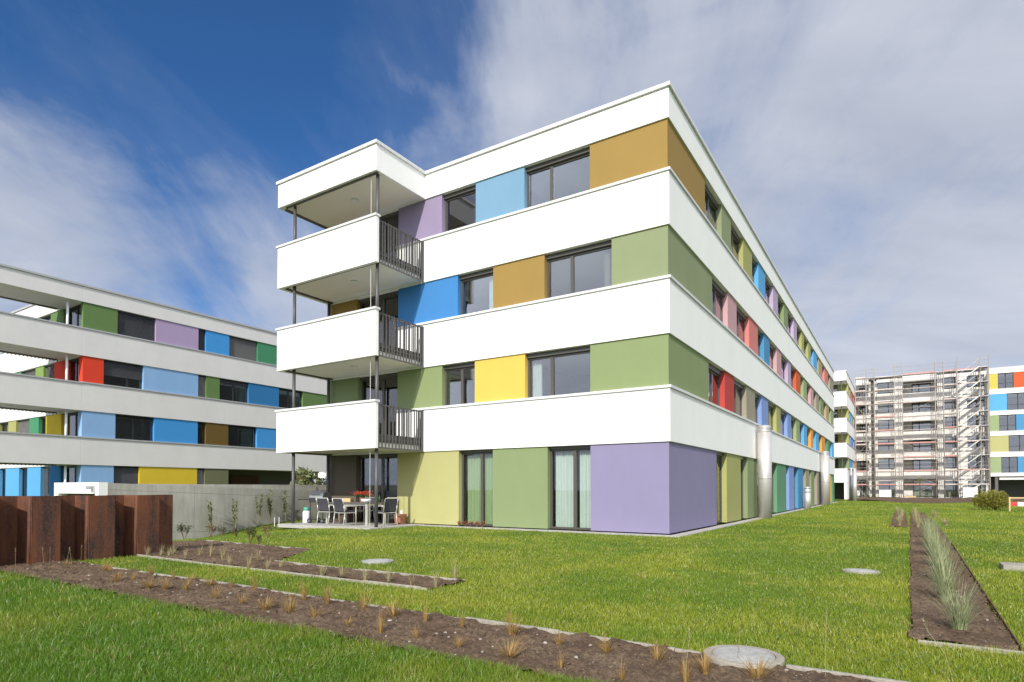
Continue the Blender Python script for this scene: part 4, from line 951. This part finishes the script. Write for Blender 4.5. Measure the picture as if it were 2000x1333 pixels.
# ------------------------------------------------------------------ left side: rusty sheet wall, concrete ramp wall, portal
def sheet_wall():
    rt = root('rusty_sheet_pile_wall', 'corrugated rusty steel sheet pile wall at the left edge beside the front bed', 'wall', (0, 0, 0))
    xo, xi = -6.75, -7.16; P = [(xi, -9.03), (xi, -9.42), (xo, -9.50)]
    y = -9.50
    for L0 in ((-9.50, -9.86), (-10.27, -10.66), (-11.10, -11.48), (-11.93, -12.32), (-12.75, -13.15)):
        P += [(xo, L0[0]), (xo, L0[1]), (xo - .03, L0[1] - .02), (xi, L0[1] - .06), (xi, L0[1] - .36), (xi + .05, L0[1] - .385)]
    pts = []; [pts.append(p) for p in P if not pts or (abs(p[0] - pts[-1][0]) + abs(p[1] - pts[-1][1])) > 1e-4]
    m = MB(); t = .014; n = len(pts); top = 1.115
    for (x0, y0), (x1, y1) in zip(pts[:-1], pts[1:]):
        dx, dy = x1 - x0, y1 - y0; L = math.hypot(dx, dy); nx, ny = -dy / L * t, dx / L * t
        q = [(x0, y0), (x1, y1), (x1 + nx, y1 + ny), (x0 + nx, y0 + ny)]
        m.add([(a, b, z) for z in (-.3, top) for a, b in q], [(0, 3, 2, 1), (4, 5, 6, 7), (0, 1, 5, 4), (1, 2, 6, 5), (2, 3, 7, 6), (3, 0, 4, 7)])
    m.build('steel_sheet', RUST, rt)
    for L0 in (-9.86, -10.66, -11.48, -12.32): MB().tube((xo - .02, L0 - .03, -.3), (xo - .02, L0 - .03, top - .004), .022, n=8).build('interlock', RUST, rt, True)
sheet_wall()
def ramp_wall():
    rt = root('concrete_wall', 'board marked grey concrete wall sloping down behind the reeds', 'wall', (-15, -7.03, 0))
    V = []; L = 12.0
    for (y, zt) in ((.26, 1.40), (L, 1.40 - .033 * L)):
        V += [(-.25, y, -1), (0, y, -1), (0, y, zt), (-.25, y, zt)]
    MB().add(V, [(0, 1, 2, 3), (4, 7, 6, 5), (1, 5, 6, 2), (3, 2, 6, 7), (0, 3, 7, 4), (0, 4, 5, 1)]).build('wall', CONC, rt)
    r2 = root('ramp_portal', 'white concrete portal frame of the garage ramp showing above the rusty wall', 'portal', (-15, -7.03, 0))
    m = MB().box(-3.05, 0, 0, .25, 1.08, 1.42); m.build('portal_beam', WHITE, r2)
    MB().box(-.22, 0, 0, .25, -1, 1.079).build('portal_post', WHITE, r2); MB().box(-3.05, -2.75, 0, .25, -1, 1.079).build('portal_post', WHITE, r2)
    MB().box(-2.75, -.25, .26, 9, 1.15, 1.38).build('roof_slab', CONC, r2)
    MB().box(-3.05, -2.8, .26, 9, -1, 1.3).build('side_wall', CONC, r2)
    r3 = root('wall_light', 'small grey security light on the white ramp portal', 'lamp', (-15.35, -7.05, 1.25))
    MB().box(-.09, .09, -.14, -.02, -.04, .06).build('lamp_head', GALV, r3, bevel=.01); MB().tube((.13, -.02, -.16), (.13, -.02, .08), .02).build('bracket', GALV, r3)
ramp_wall()
def orange_beam():
    rt = root('digger_arm', 'yellow steel arm end poking in at the left edge above the rusty wall', 'machine', (-19, -8.8, 0))
    YM = plain('machine_yellow', (.5, .27, .03), .5)
    MB().add([(-.9, 0, 1.9), (-.9, 0, 2.15), (.55, 0, .95), (.55, 0, 1.15), (-.9, .2, 1.9), (-.9, .2, 2.15), (.55, .2, .95), (.55, .2, 1.15)], [(0, 2, 3, 1), (4, 5, 7, 6), (1, 3, 7, 5), (0, 4, 6, 2), (0, 1, 5, 4), (2, 6, 7, 3)]).build('arm', YM, rt)
    MB().tube((-.7, .1, 1.75), (.45, .1, .85), .04).build('ram', DARK, rt)
    MB().box(-1.6, -.8, -.3, .5, 0, 1.95).build('body', YM, rt, bevel=.04)

# ------------------------------------------------------------------ vent pipes
def vent(name, x, y, r, h, label, grp=None):
    rt = root(name, label, 'vent pipe', (x, y, 0), 0, grp)
    MB().lathe([(r, 0), (r, h * .925)], 40).build('shaft', ALU, rt, True)
    c = []
    z = h * .925
    for k in range(3): c += [(r * 1.0, z), (r * 1.06, z + .008), (r * 1.06, z + .035), (r * 1.0, z + .045)]; z += .062
    MB().lathe([(r * .97, h * .9)] + c + [(r * .97, z)], 40).build('louvre_collar', GALV, rt, True)
    MB().lathe([(r * 1.01, z + .002), (r * .98, z + .03), (r * .6, z + .09), (.001, z + .11)], 40).build('cap', ALU, rt, True)
    MB().lathe([(r * 1.004, h * .42), (r * 1.012, h * .425), (r * 1.012, h * .435), (r * 1.004, h * .44)], 40).build('joint_ring', GALV, rt, True)
vent('vent_pipe', .34, 11.1, .275, 3.85, 'tall thick steel vent pipe, nearest to the building corner')
vent('vent_pipe', .36, 34.6, .30, 4.0, 'tall steel vent pipe further along the long facade')
def small_vent():
    rt = root('vent_pipe', 'short steel vent pipe between the two tall ones', 'vent pipe', (.36, 24.4, 0))
    MB().lathe([(.18, 0), (.18, 1.05)], 28).build('shaft', ALU, rt, True); MB().lathe([(.19, 1.0), (.2, 1.02), (.2, 1.12), (.17, 1.2), (.17, 1.24), (.21, 1.25), (.2, 1.3), (.001, 1.34)], 28).build('cap', ALU, rt, True)
small_vent()
vent('vent_pipe', 1.0, 52.0, .2, 3.2, 'left thin vent pipe of the pair by the far balcony block')
vent('vent_pipe', 1.35, 50.8, .2, 3.1, 'right thin vent pipe of the pair by the far balcony block')

# ------------------------------------------------------------------ terrace furniture
TZ = .035
def chair_proto():
    rt = root('garden_chair', 'x', 'chair')
    fr = plain('chair_alu', (.66, .64, .58), .4, .5); fb = plain('chair_mesh', (.045, .045, .055), .8)
    # faces +y (towards the table); back at -y
    for sx in (-.25, .25):
        MB().path([(sx, .24, 0), (sx, .235, .62)], .014, 8).build('leg', fr, rt, True)
        MB().path([(sx, -.27, 0), (sx, -.21, .42), (sx, -.25, .66), (sx, -.31, .88)], .014, 8).build('leg', fr, rt, True)
        MB().path([(sx, .27, .63), (sx, -.235, .64)], .016, 8).build('armrest', fr, rt, True)
    f = MB().tube((-.25, -.21, .42), (.25, -.21, .42), .012); f.tube((-.25, .24, .42), (.25, .24, .42), .012)
    for sx in (-.25, .25): f.tube((sx, -.21, .42), (sx, .24, .42), .012)
    f.tube((-.25, -.31, .88), (.25, -.31, .88), .014); f.build('seat_frame', fr, rt)
    MB().box(-.235, .235, -.2, .235, .425, .44).build('seat', fb, rt)
    b = MB(); V = []
    for (y, z) in ((-.213, .46), (-.25, .66), (-.305, .86)):
        V += [(-.235, y, z), (.235, y, z), (-.235, y + .015, z), (.235, y + .015, z)]
    F = []
    for k in (0, 4): F += [(k, k + 1, k + 5, k + 4), (k + 2, k + 6, k + 7, k + 3), (k, k + 4, k + 6, k + 2), (k + 1, k + 3, k + 7, k + 5)]
    F += [(0, 2, 3, 1), (8, 9, 11, 10)]
    b.add(V, F).build('backrest', fb, rt); return rt
ch = chair_proto()
spots = [(-11.15, -1.72, .12, 'left garden chair of the two with their backs to the lawn'), (-10.03, -2.0, -.05, 'right garden chair of the two with their backs to the lawn'),
         (-8.95, -1.25, R(80), 'garden chair at the right end of the terrace table, behind the front post'), (-10.9, -.35, R(180), 'garden chair on the house side of the table, left one'),
         (-9.85, -.35, R(176), 'garden chair on the house side of the table, right one')]
for i, (x, y, a, lb) in enumerate(spots):
    c = ch if i == 0 else copy_tree(ch); place(c, x, y, TZ, a); tag(c, lb, 'chair', 'chairs around the terrace table')
def table():
    rt = root('garden_table', 'grey garden table on the terrace between the chairs', 'table', (-10.42, -1.18, TZ))
    tm = plain('table_top', (.13, .12, .11), .6); fr = MATS['chair_alu']
    MB().box(-1.0, 1.0, -.45, .45, .70, .735).build('tabletop', tm, rt, bevel=.006)
    for x in (-.94, .94):
        for y in (-.4, .4): MB().box(x - .035, x + .035, y - .035, y + .035, 0, .70).build('leg', fr, rt)
    MB().box(-.9, .9, -.38, .38, .64, .698).build('apron', fr, rt)
table()
TT = TZ + .735
CLAY = plain('bottle_green', (.03, .08, .03), .15)
def table_things():
    for i, (x, y, h, rr_, m, lb) in enumerate([(-9.55, -.95, .26, .035, CLAY, 'dark green bottle at the right end of the terrace table'), (-10.05, -1.0, .10, .04, WHITEP, 'small white cup between the bowl and the flowers')]):
        o = MB().lathe([(rr_, 0), (rr_, h * .6), (rr_ * (.4 if h > .2 else 1.05), h * .75), (rr_ * (.4 if h > .2 else 1.1), h)], 18).build('bottle' if h > .2 else 'cup', m, smooth=True); place(o, x, y, TT); tag(o, lb, 'bottle' if h > .2 else 'cup')
    o = MB().box(-.16, .16, -.11, .11, 0, .13).build('bread_box', plain('raw_wood', (.55, .40, .20), .8), bevel=.01); place(o, -10.95, -1.05, TT, .3); tag(o, 'small light wooden box at the left end of the terrace table', 'box')
    rt = root('storage_box', 'dark brown storage box on the terrace behind the table', 'storage box', (-11.85, -.38, TZ)); bw = plain('box_brown', (.09, .06, .04), .7)
    MB().box(-.45, .45, -.25, .25, 0, .5).build('body', bw, rt, bevel=.01); MB().box(-.47, .47, -.27, .27, .502, .55).build('lid', bw, rt, bevel=.01)
    for i, (x, y, a) in enumerate([(-11.15, -1.72, .12), (-10.03, -2.0, -.05), (-8.95, -1.25, R(80))]):
        o = MB().box(-.21, .21, -.19, .2, .442, .485).build('seat_cushion', plain('cushion_dark', (.06, .055, .06), .9), bevel=.015); place(o, x, y, TZ, a); tag(o, ['dark cushion on the left lawn side chair', 'dark cushion on the right lawn side chair', 'dark cushion on the chair behind the front post'][i], 'cushion')
table_things()
b = MB().lathe([(.08, 0), (.10, .005), (.16, .06), (.175, .12), (.168, .12), (.15, .06), (.08, .02)], 28).build('bowl', WHITEP, smooth=True); place(b, -9.75, -1.35, TT); tag(b, 'white oval bowl on the terrace table', 'bowl')
def flowers():
    rt = root('flower_pot', 'pot of red flowers on the terrace table', 'flower pot', (-10.35, -.95, TT))
    MB().lathe([(.07, 0), (.1, .14), (.11, .14), (.11, .16), (.09, .16)], 20).build('pot', TERRA, rt)
    rr = random.Random(3); L = MB(); F = MB(); RD = blade_mat('red_petal', .25, .5, col=((.50, .05, .03), (.72, .16, .10)))
    for i in range(260): L.leaf((rr.gauss(0, .17), rr.gauss(0, .08), .16 + rr.random() * .10), (rr.uniform(-1, 1), rr.uniform(-1, 1), rr.random()), (rr.random(), rr.random(), 1), .05, .035)
    for i in range(380): F.leaf((rr.gauss(0, .20), rr.gauss(0, .09), .22 + rr.random() * .14), (rr.uniform(-1, 1), rr.uniform(-1, 1), rr.random()), (rr.random(), rr.random(), 1), .045, .04)
    L.build('foliage', blade_mat('pot_leaf', .3, .5, col=((.03, .10, .03), (.07, .2, .06))), rt); F.build('flower', RD, rt)
flowers()
def planter():
    rt = root('terracotta_planter', 'square tapered terracotta planter against the lime wall', 'planter', (-9.28, -.24, .022))
    V = []
    for z, r in ((0, .12), (.34, .16)): V += [(-r, -r, z), (r, -r, z), (r, r, z), (-r, r, z)]
    V += [(-.13, -.13, .34), (.13, -.13, .34), (.13, .13, .34), (-.13, .13, .34), (-.13, -.13, .28), (.13, -.13, .28), (.13, .13, .28), (-.13, .13, .28)]
    F = [(0, 3, 2, 1)] + [(i, (i + 1) % 4, (i + 1) % 4 + 4, i + 4) for i in range(4)] + [(4 + i, 4 + (i + 1) % 4, 8 + (i + 1) % 4, 8 + i) for i in range(4)] + [(8 + i, 8 + (i + 1) % 4, 12 + (i + 1) % 4, 12 + i) for i in range(4)] + [(12, 13, 14, 15)]
    MB().add(V, F).build('pot', TERRA, rt); MB().box(-.125, .125, -.125, .125, .27, .30).build('soil', SOIL, rt)
    MB().box(-.172, .172, -.172, .172, .30, .325)
planter()
def grill():
    rt = root('gas_grill', 'dark gas grill with side shelf and wheels at the left end of the terrace', 'grill', (-12.0, -1.35, TZ), R(12))
    bk = plain('grill_black', (.03, .03, .033), .45); st = plain('grill_steel', (.35, .34, .33), .35, .8)
    lid = MB(); n = 10; V = []
    for x in (-.28, .28):
        for i in range(n + 1): t = math.pi * i / n; V.append((x, -math.cos(t) * .24, .88 + .22 * math.sin(t)))
    F = [(i, i + 1, n + 2 + i, n + 1 + i) for i in range(n)] + [tuple(range(n, -1, -1)), tuple(range(n + 1, 2 * n + 2))]
    lid.add(V, F).build('lid', st, rt, False)
    MB().tube((-.2, -.27, 1.0), (.2, -.27, 1.0), .012).build('lid_handle', bk, rt)
    MB().box(-.29, .29, -.24, .24, .72, .88).build('body', bk, rt, bevel=.01)
    MB().box(-.78, -.295, -.22, .22, .80, .83).build('side_shelf', bk, rt); MB().box(.295, .62, -.22, .22, .80, .83).build('side_shelf', bk, rt)
    for x in (-.26, .26):
        for y in (-.2, .2): MB().tube((x, y, .1), (x, y, .72), .015).build('leg', bk, rt)
    MB().box(-.28, .28, -.22, .22, .10, .13).build('lower_shelf', bk, rt)
    for x in (-.27, .27):
        for y in (-.26, .22): w_ = MB().tube((x - .0, y, .085), (x - .0, y + .045, .085), .085, n=20).build('wheel', bk, rt); MB().tube((x, y - .005, .085), (x, y, .085), .035, n=12).build('hub', st, w_)
grill()
def gas():
    rt = root('gas_bottle', 'white gas bottle with green collar under the grill shelf', 'gas bottle', (-12.48, -1.55, TZ))
    MB().lathe([(.12, 0), (.13, .02), (.13, .36), (.10, .42)], 24).build('tank', WHITEP, rt, True); MB().lathe([(.085, .42), (.10, .43), (.10, .54), (.09, .54)], 20).build('collar', plain('collar_green', (.08, .35, .25), .5), rt, True); MB().tube((0, 0, .42), (0, 0, .5), .02).build('valve', GALV, rt)
gas()
for i, (px, py) in enumerate([(536, 1026), (545, 1025)]):
    x, y = unproj(px, py); o = MB().tube((0, 0, -.05), (0, 0, .26), .010).build('marker_stake', WHITEP); place(o, x, y, 0); tag(o, ['left white marker stake in the lawn beside the terrace', 'right white marker stake in the lawn beside the terrace'][i], 'stake')
for i, x in enumerate((-6.75, -6.5, -6.3, -6.05, -5.85)):
    shrub('succulent', x, -.24, .16, .08, 60, REDL, 'small reddish plant in the row at the foot of the second ground floor window', 'plant', 150 + i, 'reddish plants below the window', 5, .05, z=.022)

# ------------------------------------------------------------------ things near the far blocks
def barrier():
    rt = root('tape_barrier', 'wooden post barrier with red and white tape at the right edge beyond the bush', 'barrier', (9.9, 25.7, 0))
    wd = plain('raw_wood', (.55, .40, .20), .8)
    for x in (0, 2.4): MB().box(x - .035, x + .035, -.035, .035, 0, .78).build('post', wd, rt)
    MB().box(.035, 2.4, -.02, .015, .70, .77).build('rail', wd, rt)
    for k in range(8): MB().box(.04 + k * .29, .04 + k * .29 + .29, -.003, .003, .30, .52).build('tape', plain('tape_red', (.5, .04, .03), .6) if k % 2 == 0 else WHITEP, rt)
barrier()
for i, (x, y, sx, sy, sz) in enumerate([(3.4, 74.0, 1.3, .8, 1.0), (11.9, 73.6, 1.4, .9, 1.3)]):
    rt = root('site_crate', ['pale grey site box on the earth below the left scaffold tower', 'white site box at the foot of the scaffold stairs'][i], 'crate', (x, y, 0)); MB().box(-sx / 2, sx / 2, -sy / 2, sy / 2, .1, sz).build('body', WHITEP, rt, bevel=.03); MB().box(-sx / 2 - .03, sx / 2 + .03, -sy / 2 - .03, sy / 2 + .03, sz + .001, sz + .06).build('lid', OFFWHITE, rt)
def pallet(x, y, label):
    rt = root('site_pallet', label, 'pallet', (x, y, .15)); wd = plain('raw_wood', (.55, .40, .20), .8)
    for k in range(6): MB().box(-.6 + k * .21, -.45 + k * .21, -.4, .4, .14, .16).build('board', wd, rt)
    for yy in (-.36, 0, .36): MB().box(-.6, .6, yy - .04, yy + .04, 0, .138).build('bearer', wd, rt)
pallet(6.0, 72.8, 'wooden pallet on the bare earth under the scaffold')
def stake_tree(x, y, label, seed):
    rt = root('young_tree', label, 'tree', (x, y, 0)); rr = random.Random(seed)
    MB().tube((0, 0, 0), (.05, 0, 2.2), .03, .015).build('trunk', STEM, rt); L = MB()
    for i in range(120): L.leaf((rr.gauss(.05, .2), rr.gauss(0, .2), rr.uniform(1.1, 2.4)), (rr.uniform(-1, 1), rr.uniform(-1, 1), rr.random()), (rr.random(), rr.random(), 1), .12, .07)
    L.build('crown', YELG, rt)
stake_tree(6.8, 66, 'thin young tree on the bare earth in front of the scaffold', 5)
def far_house():
    rt = root('white_house', 'distant white house showing in the gap beside the terrace', 'house', (-84, 60, 0))
    MB().box(-3, 7, 0, 8, 0, 2.6).build('wall', WHITE, rt); MB().box(-3.2, 7.2, -1, 8.2, 3.0, 5.4).build('upper_wall', WHITE, rt); Fac('S', 0, rt).window(-1, 4, .6, 2.4, mull=(1.5,), depth=-.05)
far_house()
